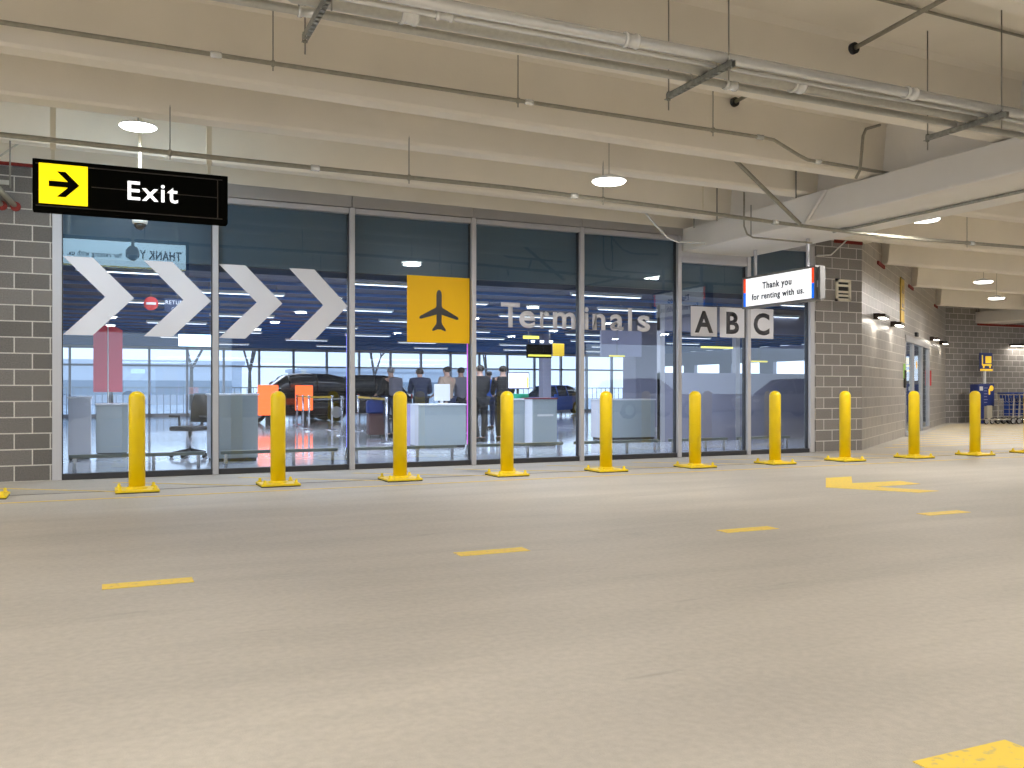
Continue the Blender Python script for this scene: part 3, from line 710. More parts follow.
def spot(loc, rot, e, size=.2, col=(1, .93, .82)):
    l = bpy.data.lights.new('wall_wash', 'AREA'); l.shape = 'RECTANGLE'; l.size = size; l.size_y = .06; l.energy = e; l.color = col
    o = bpy.data.objects.new('wall_wash', l); C.objects.link(o); o.location = loc; o.rotation_euler = rot; return o
sc = thing('wall_light', '', 'wall light')
MB().bbox((-.30, -.26, 0), (.30, -.10, .07), .01).build('housing', 'bronze', sc)
MB().box((-.08, -.12, -.02), (.08, 0, .10)).build('arm', 'bronze', sc)
MB().box((-.28, -.24, -.012), (.28, -.12, 0)).build('lens', 'wlens', sc)
wl = [(874, 318.5, 'bronze wall light on the slanting wall, nearest the pier'), (891, 326, 'bronze wall light on the slanting wall, second from the pier'), (930, 340, 'bronze wall light on the slanting wall, left of the pair above the door end'), (939.5, 344, 'bronze wall light at the far inner corner of the slanting wall')]
for i, (x, y, l) in enumerate(wl):
    s_, z = onA(x, y); p = A0 + AD * s_
    o = sc if i == 0 else dup(sc, (0, 0, 0))
    o.location = (p.x, p.y, z); o.rotation_euler.z = AANG; o['label'] = l; o['group'] = 'bronze wall lights'
    nrm = Vector((AD.y, -AD.x))
    spot((p.x + nrm.x * .19, p.y + nrm.y * .19, z - .03), (0, 0, AANG), 6, .5)
bu, bn, bz = onN(1024, 346.5, 22.4)
o = dup(sc, (bu, 22.4, bz), 0, 'long dark wall light on the back wall above the luggage carts'); o.scale = (3.2, 1, 1); o['group'] = 'bronze wall lights'
spot((bu, 22.2, bz - .03), (0, 0, 0), 18, 1.8)

s_, z = onA(901.5, 300); z0 = onA(901, 322)[1]; z1 = onA(901, 278)[1]; p = A0 + AD * s_
t = thing('vertical_banner', 'narrow ochre vertical banner sign on the slanting wall', 'sign', (p.x, p.y, z0), AANG)
MB().box((-.30, -.03, 0), (.30, -.005, z1 - z0)).build('board', 'bannery', t)
MB().prism([(-.12, 0), (.12, 0), (.12, .1), (.03, .1), (.03, .35), (.12, .35), (0, .55), (-.12, .35), (-.03, .35), (-.03, .1), (-.12, .1)], lambda x, z_: (x, -.03, z_ + .35), lambda x, z_: (x, -.034, z_ + .35)).build('pictogram', 'vinylg', t)
MB().box((-.30, -.034, .28), (.30, -.03, .31)).build('divider_line', 'vinylg', t); MB().box((-.30, -.034, 1.05), (.30, -.03, 1.08)).build('divider_line', 'vinylg', t)

# sliding door
dr = bpy.data.objects.new('door_1', None); C.objects.link(dr); dr.location = (A0.x, A0.y, 0); dr.rotation_euler.z = AANG; struct(dr)
m1 = dS0 + (dS1 - dS0) * .30; m2 = dS0 + (dS1 - dS0) * .66
fb = MB()
for x in (dS0, m1, m2, dS1 - .07): fb.box((x, -.02, 0), (x + .07, .10, DZ))
fb.box((dS0, -.02, DZ - .16), (dS1, .10, DZ)); fb.box((dS0, -.02, 0), (m1, .1, .08)); fb.box((m2, -.02, 0), (dS1, .1, .08)); fb.build('door_frame', 'fascia', dr)
for a_, b_ in ((dS0 + .07, m1), (m1 + .07, m2), (m2 + .07, dS1 - .07)): MB().box((a_, .03, .08), (b_, .04, DZ - .16)).build('door_glass', 'glass', dr)
MB().box((m1 + .3, -.07, DZ + .05), (m1 + .6, 0, DZ + .16)).build('door_sensor', 'dark', dr)
yy = MB(); yy.lathe([(.11, -.01), (.11, -.004)], c=((m1 + m2) / 2, .03, 1.85), axis='y', seg=20); yy.build('door_sticker', 'vinyly', dr)
s_, z = onA(904, 371); p = A0 + AD * s_
tag(MB().box((-.11, -.02, -.18), (.11, 0, .18)).build('wall_notice', 'greensig', loc=(p.x, p.y, z), rz=AANG), 'small green notice on the block wall left of the sliding door', 'notice')
z = onA(904, 379)[1]
tag(MB().bbox((-.09, -.05, -.22), (.09, 0, .22), .01).build('wall_reader', 'dark', loc=(p.x, p.y, z), rz=AANG), 'dark door control box under the green notice', 'control box')
s_, z = onA(928.6, 377); p = A0 + AD * (s_ + .2)
tag(MB().bbox((-.10, -.05, -.26), (.10, 0, .20), .01).build('fire_pull_box', 'redplate', loc=(p.x, p.y, z), rz=AANG), 'small red pull box on the wall right of the sliding door', 'fire alarm')

# ------------------------------------------------------------------ luggage carts and their sign
su, sn, _ = onN(984.5, 400, 21.9)
t = thing('cart_sign', 'blue post sign with a yellow luggage cart pictogram by the back wall', 'sign', (su, sn, 0))
MB().tube([(0, 0, 0), (0, 0, 2.4)], .05, 10).build('post', 'white', t)
zA, zB = onN(984, 371, sn)[2], onN(984, 353, sn)[2]
MB().box((-.32, -.08, zA), (.30, -.04, zB)).build('board', 'signblue', t)
MB().box((-.32, -.084, zA), (.30, -.08, zA + .07)).build('yellow_band', 'icon', t)
ic = MB(); ic.box((-.06, -.088, zA + .27), (.24, -.084, zA + .52)); ic.box((-.24, -.088, zA + .2), (-.19, -.084, zA + .55)); ic.box((-.22, -.088, zA + .18), (.25, -.084, zA + .24))
ic.lathe([(.045, -.088), (.045, -.084)], c=(-.15, 0, zA + .14), axis='y', seg=12); ic.lathe([(.045, -.088), (.045, -.084)], c=(.17, 0, zA + .14), axis='y', seg=12)
ic.build('pictogram', 'icon', t)
ku = onN(986, 400, 21.7)[0]
t = thing('cart_dispenser', 'navy luggage cart vending board with yellow marks and a beige base', 'machine', (ku, 21.6, 0))
MB().bbox((-.30, 0, .60), (.30, .14, 1.38), .02).build('board', 'signblue', t)
MB().bbox((-.62, -.1, 0), (-.34, .25, 1.36), .02).build('side_cabinet', 'signblue', t)
MB().bbox((-.10, -.02, 0), (.18, .18, .62), .02).build('pedestal', 'cream', t)
ic = MB(); ic.lathe([(.10, -.01), (.10, 0)], c=(.14, 0, 1.22), axis='y', seg=14); ic.box((.0, -.01, 1.0), (.07, 0, 1.2)); ic.build('yellow_mark', 'icon', t)
MB().box((-.58, -.11, 1.14), (-.42, -.1, 1.28)).build('white_notice', 'white', t)
wl_ = MB()
for k in range(6): wl_.box((-.26, -.006, .72 + k * .1), (-.08 + .03 * (k % 2), 0, .74 + k * .1))
wl_.build('notice_lines', 'lavender', t)

cart = thing('luggage_cart', '', 'luggage cart')
fr = MB()
for y in (-.28, .28):
    fr.tube([(-.55, y * .6, .16), (.38, y, .16), (.46, y, .24), (.50, y, .98), (.46, y, 1.04)], .02, 8)
fr.tube([(-.55, -.17, .16), (-.62, 0, .17), (-.55, .17, .16)], .02, 8)
for x in (-.3, 0, .25): fr.tube([(x, -.22, .16), (x, .22, .16)], .012, 6)
for z in (.35, .5, .65): fr.tube([(.48, -.28, z), (.48, .28, z)], .010, 6)
fr.build('frame', 'cartsteel', cart)
bs = MB(); bs.tube([(.30, -.22, 1.0), (.30, .22, 1.0)], .01, 6)
for y in (-.22, -.11, 0, .11, .22): bs.tube([(.47, y, .98), (.30, y, 1.0), (.32, y, .78), (.47, y, .74)], .007, 6)
bs.build('basket', 'cartsteel', cart)
MB().tube([(.47, -.30, 1.05), (.47, .30, 1.05)], .03, 10).build('handle', 'cartblue', cart)
MB().bbox((.49, -.09, .28), (.52, .09, .96), .01).build('blue_panel', 'cartblue', cart)
MB().bbox((.40, -.20, .88), (.50, .20, 1.0), .02).build('blue_tray', 'cartblue', cart)
for x, y in ((.42, -.30), (.42, .30), (-.5, 0)):
    MB().lathe([(.03, -.02), (.105, -.018), (.11, 0), (.105, .018), (.03, .02)], c=(x, y, .11), axis='y', seg=18).build('wheel', 'rubber', cart)
    MB().lathe([(.085, -.022), (.085, .022)], c=(x, y, .11), axis='y', seg=14).build('hub', 'chrome', cart)
cu0 = onN(1001, 0, 21.2)[0]
for i in range(7):
    loc = (cu0 - .50 + i * .29, 21.0, 0)
    o = cart if i == 0 else dup(cart, loc)
    o.location = loc
    o['label'] = ['grey and blue luggage cart at the left end of the nested row', 'luggage cart second from the left in the nested row', 'luggage cart third from the left in the nested row', 'luggage cart fourth from the left, at the right edge of the photo'][i] if i < 4 else 'luggage cart nested beyond the right edge of the photo'
    o['group'] = 'nested luggage carts' if i < 4 else 'luggage carts beyond the right edge'

# ------------------------------------------------------------------ lobby behind the glass
LZ = 3.08
cl_ = slab('ceiling_lobby', [(-6, 13.28), (13.5, 13.28), (26.6, 22.6), (26.9, 43), (-6, 43)], LZ, LZ + .2, 'navy')
sb = MB()
n = 13.6
while n < 42:
    u1 = 13.4 if n < 13.4 else min(26.6, 13.28 + (n - WN) / AD.y * AD.x - .4)
    sb.box((-5.9, n, LZ - .06), (u1, n + .035, LZ - .005)); n += 1.3
sb.build('baffles', 'slat', cl_)
ll = thing('linear_lamp', '', 'ceiling lamp')
MB().bbox((-.75, -.06, 0), (.75, .06, .06), .008).build('housing', 'white', ll); MB().box((-.72, -.045, -.006), (.72, .045, 0)).build('lens', 'ilight', ll)
for x_ in (-.6, .6): MB().tube([(x_, 0, .05), (x_, 0, .18)], .006, 6).build('hanger', 'rod', ll)
li = 0
for r, n in enumerate((14.6, 17.0, 19.5, 22.2, 25.2, 28.5, 32, 36)):
    for c_ in range(5):
        u = .4 + c_ * 4.1 + (r % 2) * 1.6 + r * .35
        if u > min(24, 12.4 + max(0, n - WN) / AD.y * AD.x - 1): continue
        loc = (u, n, LZ - .17)
        o = ll if li == 0 else dup(ll, loc); o.location = loc; li += 1
        o['label'] = 'thin white linear lamp on the lobby ceiling, %s row back, %s' % (['first', 'second', 'third', 'fourth', 'fifth', 'sixth', 'seventh', 'eighth'][r], ['leftmost in it', 'second in it', 'third in it', 'fourth in it', 'fifth in it'][c_])
        o['group'] = 'linear lamps in the lobby'
def area(x, y, z, sx, sy, e, col, rot=(0, 0, 0)):
    l = bpy.data.lights.new('lobby_light', 'AREA'); l.shape = 'RECTANGLE'; l.size = sx; l.size_y = sy; l.energy = e; l.color = col
    o = bpy.data.objects.new('lobby_light', l); C.objects.link(o); o.location = (x, y, z); o.rotation_euler = rot; return o
for x, y in ((3, 16.5), (8, 17.0), (3, 25), (11, 25), (19, 27), (5, 35), (16, 36)):
    area(x, y, LZ - .2, 4.6, 3, 260, (.82, .88, 1.))

area(12.3, 15.2, LZ - .2, 2.4, 1.6, 60, (.82, .86, 1.))  # fill light added to brighten the partition, has no fixture
area(15.6, 18.3, LZ - .2, 3, 1.6, 60, (.82, .86, 1.))  # second added fill light, behind the partition
# lobby walls and far window wall
struct(MB().box((-6.2, 13.2, 0), (-6, 43, LZ)).build('wall_lobby_left', 'iwall'))
w = MB(); w.box((26.9, 22.6, 0), (27.1, 43, 1.5)); w.box((26.9, 22.6, 2.4), (27.1, 43, LZ))
for k in range(8): w.box((26.9, 22.6 + k * 2.9, 1.5), (27.1, 23.5 + k * 2.9 if k < 7 else 43, 2.4))  # openings added as bright patches, imitating garage openings mirrored in the panes
struct(w.build('wall_lobby_right', 'iwall'))
w2 = bpy.data.objects.new('window_2', None); C.objects.link(w2); w2.location = (0, 42.6, 0); struct(w2)
fb = MB()
for i in range(22): fb.box((-6 + i * 1.57, 0, 0), (-5.9 + i * 1.57, .15, LZ))
fb.box((-6, 0, 0), (27, .15, .12)); fb.box((-6, 0, 2.2), (27, .15, 2.28)); fb.box((-6, 0, LZ - .12), (27, .15, LZ))
fb.build('window_frame', 'alu', w2)
MB().box((-6, .07, .1), (27, .08, LZ - .1)).build('pane', 'glass', w2)
# partition behind the last two panes
pw = thing('lobby_partition', 'pale lavender-grey partition wall behind the last two glass panes', 'partition', (11.4, 17.0, 0))
MB().box((0, 0, 0), (6.6, .12, 1.55)).build('lower_panel', 'iwall', pw); MB().box((0, 0, 2.5), (6.6, .12, LZ)).build('upper_panel', 'iwall', pw)
for x in (0, 2.1, 4.3, 6.48): MB().box((x, -.01, 0), (x + .12, .13, LZ)).build('post', 'alu', pw)
col_ = thing('lobby_column', 'square lavender-grey column in the lobby, right of the word Terminals', 'column', (*onN(640, 0, 21.5)[:2], 0))
MB().bbox((-.35, -.35, 0), (.35, .35, LZ), .02).build('shaft', 'iwall', col_)
MB().bbox((-.38, -.38, 0), (.38, .38, .12), .01).build('base', 'alu', col_)

col2 = dup(col_, (*onN(545, 0, 27.5)[:2], 0), None, 'pale square column far back in the lobby behind the dark red topped counter'); col2.scale = (.45, .45, 1)
# low crash rail along the inside of the glass
for i in range(7):
    a_, b_ = mu[i] + .12, mu[i + 1] - .1
    nm = ['first', 'second', 'third', 'fourth', 'fifth', 'sixth', 'last'][i]
    t = thing('guard_rail', 'low green-grey guard rail along the floor inside the %s glass pane' % nm, 'rail', ((a_ + b_) / 2, 13.42, 0), group='low rails inside the glass')
    hw = (b_ - a_) / 2
    MB().bbox((-hw, -.03, .24), (hw, .03, .29), .008).build('rail', mat('rail steel', (.16, .18, .16), .4, .3) if i == 0 else 'railm', t)
    if i == 0: M['railm'] = bpy.data.materials['rail steel']
    for x in (-hw + .05, hw * .2, hw - .1): MB().box((x, -.02, 0), (x + .045, .02, .25)).build('post', 'chrome', t)

# desks
def desk(x0, x1, n, z, dep, label, front='desk', top='desktop'):
    u0, u1 = onN(x0, 0, n)[0], onN(x1, 0, n)[0]
    t = thing('service_desk', label, 'desk', ((u0 + u1) / 2, n + dep / 2, 0)); h = (u1 - u0) / 2
    MB().bbox((-h, -dep / 2, .05), (h, -dep / 2 + .04, z - .03), .005, 1).build('front_panel', front, t)
    MB().box((-h, -dep / 2 + .04, .05), (-h + .04, dep / 2, z - .03)).build('side_panel', 'deskw', t)
    MB().box((h - .04, -dep / 2 + .04, .05), (h, dep / 2, z - .03)).build('side_panel', 'deskw', t)
    MB().bbox((-h - .02, -dep / 2 - .02, z - .03), (h + .02, dep / 2 + .02, z), .006, 1).build('desk_top', top, t)
    MB().box((-h + .02, -dep / 2 + .02, 0), (h - .02, dep / 2 - .05, .05)).build('plinth', 'aludark', t)
    return t
desk(96, 128, 17.4, .92, .7, 'grey-green desk in the first pane, behind the first chevrons')
desk(68, 91, 16.6, 1.05, .5, 'tall white cabinet desk at the left end of the first pane', 'deskw')
desk(211, 258, 15.2, 1.10, .6, 'grey-green desk behind the second mullion, beside the office chair')
d = desk(419, 466, 17.0, .88, .7, 'counter with a grey front and lavender end behind the aeroplane pane', 'desk')
MB().box((-.9, -.35, .05), (-.68, -.31, .88)).build('lavender_end_panel', mat('lavender laminate', (.42, .36, .60), .4), d)
d = desk(533, 557, 16.6, 1.0, .6, 'counter with a dark red top behind the word Terminals', 'desk', 'deskred')
MB().box((-.18, -.32, .62), (.18, -.305, .66)).build('white_label', 'white', d)
desk(512, 529, 17.0, .98, .5, 'narrow grey counter left of the dark red topped counter', 'desk')
desk(604, 655, 18.0, .95, .6, 'long pale counter behind the fifth pane', 'desk')
tag(MB().bbox((-.15, -.1, 0), (.15, .1, .10), .02).build('plastic_tray', 'greenlit', loc=(onN(521, 0, 17.2)[0], 17.22, .981)), 'green plastic tray on the narrow grey counter', 'tray')
# items on the counter
u_, n_ = onN(442, 0, 17.35)[:2]
t = thing('desk_monitor', 'white back of a monitor standing on the lavender ended counter', 'monitor', (u_, n_, .88))
MB().bbox((-.17, -.02, .06), (.17, .02, .40), .01).build('case', 'white', t); MB().box((-.03, 0, 0), (.03, .04, .1)).build('stand', 'white', t); MB().bbox((-.1, -.06, 0), (.1, .08, .012), .004, 1).build('foot', 'white', t)
# screen on a stand
u_, n_ = onN(518, 0, 18.2)[:2]
t = thing('lobby_screen', 'bright floor standing screen with a yellow side bar behind the fourth pane', 'screen', (u_, n_, 0))
MB().bbox((-.27, -.03, 1.18), (.27, .03, 1.56), .01).build('bezel', 'screenfr', t); MB().box((-.25, -.034, 1.20), (.25, -.03, 1.54)).build('display', 'screen', t)
MB().box((.20, -.037, 1.21), (.24, -.034, 1.45)).build('yellow_bar', 'screeny', t); MB().tube([(0, .02, 0), (0, .02, 1.2)], .03, 8).build('stand', 'screenfr', t); MB().lathe([(.22, 0), (.2, .02)], seg=20).build('foot', 'screenfr', t)
# hanging signs in lobby
u_, n_, z_ = onN(542, 352, 24)
t = thing('hanging_board', 'dark hanging board with a yellow strip and small lamps above it, right of centre', 'sign', (u_, n_, z_))
MB().bbox((-.50, -.05, -.18), (.30, .05, .22), .01).build('board', 'signblack', t); MB().box((-.48, -.056, -.14), (.28, -.05, -.08)).build('yellow_strip', 'screeny', t)
MB().bbox((.36, -.06, -.12), (.72, .02, .26), .01).build('yellow_sign', 'icon', t)
for x in (-.3, 0, .3): MB().lathe([(.05, .27), (.06, .34)], c=(x, 0, 0), seg=10).build('lamp', 'ilight', t)
for x in (-.45, .25): MB().tube([(x, 0, .2), (x, 0, LZ - z_)], .008, 6).build('rod', 'rod', t)
u_, n_, z_ = onN(531, 337.3, 19)
t = thing('hanging_strip', 'bright yellow hanging strip just below the letters r and m', 'sign', (u_, n_, z_))
MB().box((-.2, -.02, -.035), (.2, .02, .035)).build('strip', 'screeny', t); MB().tube([(0, 0, .03), (0, 0, LZ - z_)], .006, 6).build('rod', 'rod', t)
for x, y, n_, w_, l in ((717, 347.5, 16.2, .42, 'yellow hanging strip below the letter A and B squares'), (759, 361.5, 17.6, .25, 'small yellow hanging strip below the letter C square'), (617, 356, 19.5, .22, 'slightly tilted yellow hanging strip below the letters a and l')):
    u_, _, z_ = onN(x, y, n_)
    t = thing('hanging_strip', l, 'sign', (u_, n_, z_)); MB().box((-w_, -.02, -.018), (w_, .02, .018)).build('strip', 'screeny', t); MB().tube([(0, 0, .015), (0, 0, LZ - z_)], .006, 6).build('rod', 'rod', t)
u_, _, z_ = onN(621, 344, 20.5)
t = thing('hanging_display', 'large lavender hanging display below the letters a and l', 'display', (u_, 20.5, z_))
MB().bbox((-.62, -.04, -.33), (.62, .04, .35), .01).build('case', 'lavender', t)
for x in (-.5, .5): MB().tube([(x, 0, .33), (x, 0, LZ - z_)], .01, 6).build('rod', 'rod', t)
# red no-entry disc sign and pale blue hanging sign
u_, _, z_ = onN(151, 303.5, 17)
t = thing('no_entry_sign', 'small round red no entry sign hanging behind the second chevron', 'sign', (u_, 17, z_))
MB().lathe([(.12, -.01), (.12, .01)], axis='y', seg=28).build('disc', 'redplate', t); MB().box((-.08, -.016, -.02), (.08, -.01, .02)).build('white_bar', 'white', t); MB().tube([(0, 0, .11), (0, 0, LZ - z_)], .006, 6).build('rod', 'rod', t)
t2 = thing('exit_lobby_lettering', 'small white words hanging beside the round red no entry sign', 'sign', (u_ + .24, 17, z_))
MB().box((-.02, 0, -.14), (.42, .02, .10)).build('board', 'navy', t2)
letters('RETURN', .07, 'white', t2, (.0, 0, .0), .36); letters('ONLY', .06, 'white', t2, (.1, 0, -.11), .2)
MB().tube([(.2, .01, .1), (.2, .01, LZ - z_)], .006, 6).build('rod', 'rod', t2)
u_, _, z_ = onN(197, 340.5, 23)
t = thing('hanging_display', 'pale blue hanging panel in the lobby, right of the second chevron tail', 'display', (u_, 23, z_)); MB().bbox((-.42, -.03, -.14), (.42, .03, .14), .01).build('case', 'signlite', t)
for x in (-.3, .3): MB().tube([(x, 0, .13), (x, 0, LZ - z_)], .008, 6).build('rod', 'rod', t)
u_, _, _ = onN(108, 0, 20)
t = thing('red_banner', 'tall red and pink hanging banner seen between the first two chevrons', 'banner', (u_, 20, 0)); zt_ = onN(108, 324, 20)[2]; zb_ = onN(108, 392, 20)[2]
MB().prism([(-.27, zb_), (.27, zb_), (.27, zt_ - .12), (.02, zt_), (-.27, zt_ - .12)], lambda x, z: (x, 0, z), lambda x, z: (x, .02, z)).build('panel', 'pinklit', t)
MB().tube([(-.0, .01, 0), (0, .01, LZ)], .015, 8).build('pole', 'white', t)

# office chair
u_, n_, _ = onN(190, 0, 16.4)
ch = thing('office_chair', 'dark office chair on castors behind the first pane', 'chair', (u_, n_, 0), -.8)
MB().bbox((-.25, -.24, .46), (.25, .24, .54), .03).build('seat', 'chair', ch)
bk = MB(); bk.loft([[(-.20, .24, .60), (.20, .24, .60), (.20, .29, .60), (-.20, .29, .60)], [(-.24, .30, .85), (.24, .30, .85), (.24, .34, .85), (-.24, .34, .85)], [(-.20, .34, 1.1), (.20, .34, 1.1), (.20, .38, 1.1), (-.20, .38, 1.1)]]); bk.build('backrest', 'chair', ch)
MB().tube([(0, .15, .5), (0, .30, .55), (0, .33, .8)], .025, 8).build('back_support', 'chair', ch)
MB().tube([(0, 0, .12), (0, 0, .47)], .03, 10).build('gas_column', 'chrome', ch)
for sx in (-1, 1): MB().tube([(sx * .25, .1, .5), (sx * .31, .1, .52), (sx * .31, .08, .7), (sx * .31, -.15, .71)], .02, 8).build('armrest', 'chair', ch)
for k in range(5):
    a_ = k * 2 * PI / 5
    leg = MB().tube([(0, 0, .13), (.30 * math.cos(a_), .30 * math.sin(a_), .08)], .03, 8, r2=.018).build('base_leg', 'chair', ch)
    MB().lathe([(.03, -.02), (.03, .02)], c=(.30 * math.cos(a_), .30 * math.sin(a_), .031), axis='y', seg=12).build('castor', 'rubber', leg)

# stanchions
stn = thing('stanchion', '', 'stanchion')
MB().lathe([(.17, 0), (.165, .015), (.05, .03), (.03, .04)], seg=24).build('base', 'chrome', stn)
MB().lathe([(.028, .03), (.028, .95)], seg=14).build('post', 'chrome', stn)
MB().lathe([(.036, .93), (.036, 1.0), (.02, 1.01)], seg=14).build('head', 'chrome', stn)
sp_ = [(297, 30.0, 'left end of the yellow belt line, farthest back'), (303, 27.5, 'left of the yellow belt line, second post from its left'), (309, 25.2, 'left part of the yellow belt line, third post and nearer'), (332, 25.8, 'right end of the yellow belt line behind the second pane'),
       (342, 22.6, 'just left of the third mullion, beside the violet strip'), (358, 25.0, 'just right of the third mullion'), (386.5, 19.0, 'nearest one, in front of the suitcase in the third pane')]
spos = []
for i, (x, n_, l) in enumerate(sp_):
    u_ = onN(x, 0, n_)[0]; spos.append((u_, n_)); o = stn if i == 0 else dup(stn, (u_, n_, 0)); o.location = (u_, n_, 0)
    o['label'] = 'chrome queue post, ' + l; o['group'] = 'queue posts in the lobby'
def beltline(a_, b_, m, l):
    a_, b_ = Vector((*a_, .96)), Vector((*b_, .96)); d = (b_ - a_).normalized(); s_ = Vector((-d.y, d.x, 0)) * .004; a_ = a_ + d * .04; b_ = b_ - d * .04
    mb = MB(); mb.loft([[a_ - s_ - Vector((0, 0, .025)), a_ + s_ - Vector((0, 0, .025)), a_ + s_ + Vector((0, 0, .025)), a_ - s_ + Vector((0, 0, .025))], [b_ - s_ - Vector((0, 0, .025)), b_ + s_ - Vector((0, 0, .025)), b_ + s_ + Vector((0, 0, .025)), b_ - s_ + Vector((0, 0, .025))]], smooth=False)
    tag(mb.build('queue_belt', m), l, 'belt')
beltline(spos[0], spos[1], 'belt', 'yellow belt joining the two farthest queue posts'); beltline(spos[1], spos[2], 'belt', 'yellow belt between the second and third queue posts')
beltline(spos[2], spos[3], 'belt', 'long yellow belt between the queue posts behind the second pane'); beltline(spos[5], spos[6], 'belt', 'yellow belt running to the nearest queue post by the suitcase')

# orange lit panels and added glowing strips imitating violet light reflected on the mullions
for x, n_, w_, z0_, z1_, l in ((268, 29.5, .32, .35, 1.32, 'glowing orange panel at the car front, left of the second bollard'), (304, 31.5, .30, .45, 1.32, 'glowing orange panel beside the black car, behind the queue posts')):
    u_ = onN(x, 0, n_)[0]; t = thing('orange_display', l, 'display', (u_, n_, 0))
    MB().bbox((-w_, -.05, z0_), (w_, .05, z1_), .02).build('lit_panel', 'orange', t); MB().box((-.08, -.04, 0), (.08, .04, z0_)).build('stand', 'screenfr', t)
for x, m, l in ((347.2, 'violet', 'vertical blue-violet strip imitating reflected light beside the third mullion'), (467.5, 'magenta', 'vertical magenta strip imitating reflected light beside the fourth mullion')):
    u_ = onN(x, 0, 13.25)[0]; t = thing('reflection_strip', l, 'light', (u_, 13.25, 0)); MB().tube([(0, 0, .3), (0, 0, 2.0)], .012, 8).build('tube', m, t); MB().lathe([(.05, 0), (.03, .3)], seg=12).build('foot', 'chrome', t)

# ------------------------------------------------------------------ cars
def make_car(label, paint, tall=1.0):
    t = thing('car', label, 'car')
    # stations along x: (x, half width, underside, shoulder height)
    st = [(-2.32, .74, .48, .80), (-2.25, .84, .36, .98), (-1.9, .91, .28, 1.05), (-1.0, .94, .25, 1.03), (0, .94, .24, 1.02), (.9, .94, .25, 1.00), (1.35, .93, .26, .96), (1.95, .89, .28, .88), (2.22, .80, .34, .78), (2.32, .66, .42, .66)]
    rings = []
    for x, w_, zb, zt in st:
        zt *= tall
        zm = zb + (zt - zb) * .6
        half_ = [(w_ * .90, zb), (w_, zb + .08), (w_, zm), (w_ * .97, zt - .05), (w_ * .90, zt)]
        rings.append([(x, y, z) for y, z in half_] + [(x, -y, z) for y, z in half_[::-1]])
    MB().loft(rings).build('body', paint, t)
    cab = [(-2.05, .76, 1.02, .70, 1.10), (-1.75, .80, 1.03, .66, 1.50), (-1.2, .82, 1.02, .66, 1.60), (-.2, .83, 1.0, .67, 1.62), (.35, .83, 1.0, .66, 1.56), (.75, .82, .98, .68, 1.30), (1.18, .80, .96, .76, 1.0)]
    MB().loft([[(x, a_, zb * tall), (x, b_, (zt - .06) * tall), (x, b_ * .9, zt * tall), (x, -b_ * .9, zt * tall), (x, -b_, (zt - .06) * tall), (x, -a_, zb * tall)] for x, a_, zb, b_, zt in cab]).build('windows', 'carglass', t)
    rf = [(-1.80, .60, 1.50), (-1.2, .62, 1.61), (-.2, .63, 1.63), (.30, .61, 1.58)]
    MB().loft([[(x, w_, zt * tall - .03), (x, w_ * .9, zt * tall + .012), (x, -w_ * .9, zt * tall + .012), (x, -w_, zt * tall - .03)] for x, w_, zt in rf]).build('roof', paint, t)
    for sy in (-1, 1):
        for x in (-.75, .25):
            MB().tube([(x - .05, sy * .835, 1.0 * tall), (x, sy * .67, 1.58 * tall)], .03, 6).build('pillar', paint, t)
        MB().bbox((.55, sy * .95 - .08, 1.0 * tall), (.72, sy * .95 + .08, 1.13 * tall), .03).build('mirror', paint, t)
        MB().bbox((2.05, sy * .68 - .14, .66), (2.29, sy * .68 + .14, .78), .03).build('head_lamp', 'headl', t)
        MB().bbox((-2.32, sy * .72 - .1, .80), (-2.2, sy * .72 + .1, 1.0), .03).build('tail_lamp', 'taill', t)
        for x in (-1.42, 1.42):
            wv = MB().lathe([(.22, -.11), (.34, -.10), (.355, 0), (.34, .10), (.22, .11)], c=(x, sy * .86, .355), axis='y', seg=28).build('wheel', 'tyre', t)
            r_ = MB(); r_.lathe([(.20, -.01), (.21, .01)], c=(x, sy * .975, .355), axis='y', seg=24)
            r_.build('rim', 'rim', wv)
    gr = MB()
    for z in (.45, .52, .59): gr.box((2.29, -.42, z), (2.345, .42, z + .03))
    gr.build('grille', 'dark', t)
    MB().box((2.325, -.26, .36), (2.35, .26, .44)).build('number_plate', 'white', t)
    return t
cw = make_car('silver car parked behind the viewer, mirrored in the fifth glass pane', 'carw'); cw.location = (20.5, -5.6, 0); cw['group'] = 'cars mirrored in the glass'
dup(cw, (26.5, -4.0, 0), PI, 'silver car parked behind the viewer, mirrored in the last glass pane', 'cars mirrored in the glass')
ck = make_car('black car on show in the lobby behind the orange panels, second pane', 'cark', 1.08)
ck.location = (onN(292, 0, 33.5)[0], 33.5, 0); ck.rotation_euler.z = PI
ck2 = dup(ck, (onN(352, 0, 36)[0], 36.0, 0), PI, 'black car on show farther right in the lobby, behind the third mullion')
cg = make_car('grey car parked behind the viewer, mirrored in the first glass pane', 'carg', 1.1); cg.location = (-2.6, -5.5, 0); cg.rotation_euler.z = 0

cb = make_car('small blue car far off in the fourth pane, right of the screen', 'royal'); cb.location = (onN(553, 0, 38)[0], 38.5, 0); cb.rotation_euler.z = PI + .5; cb.scale = (.85,) * 3
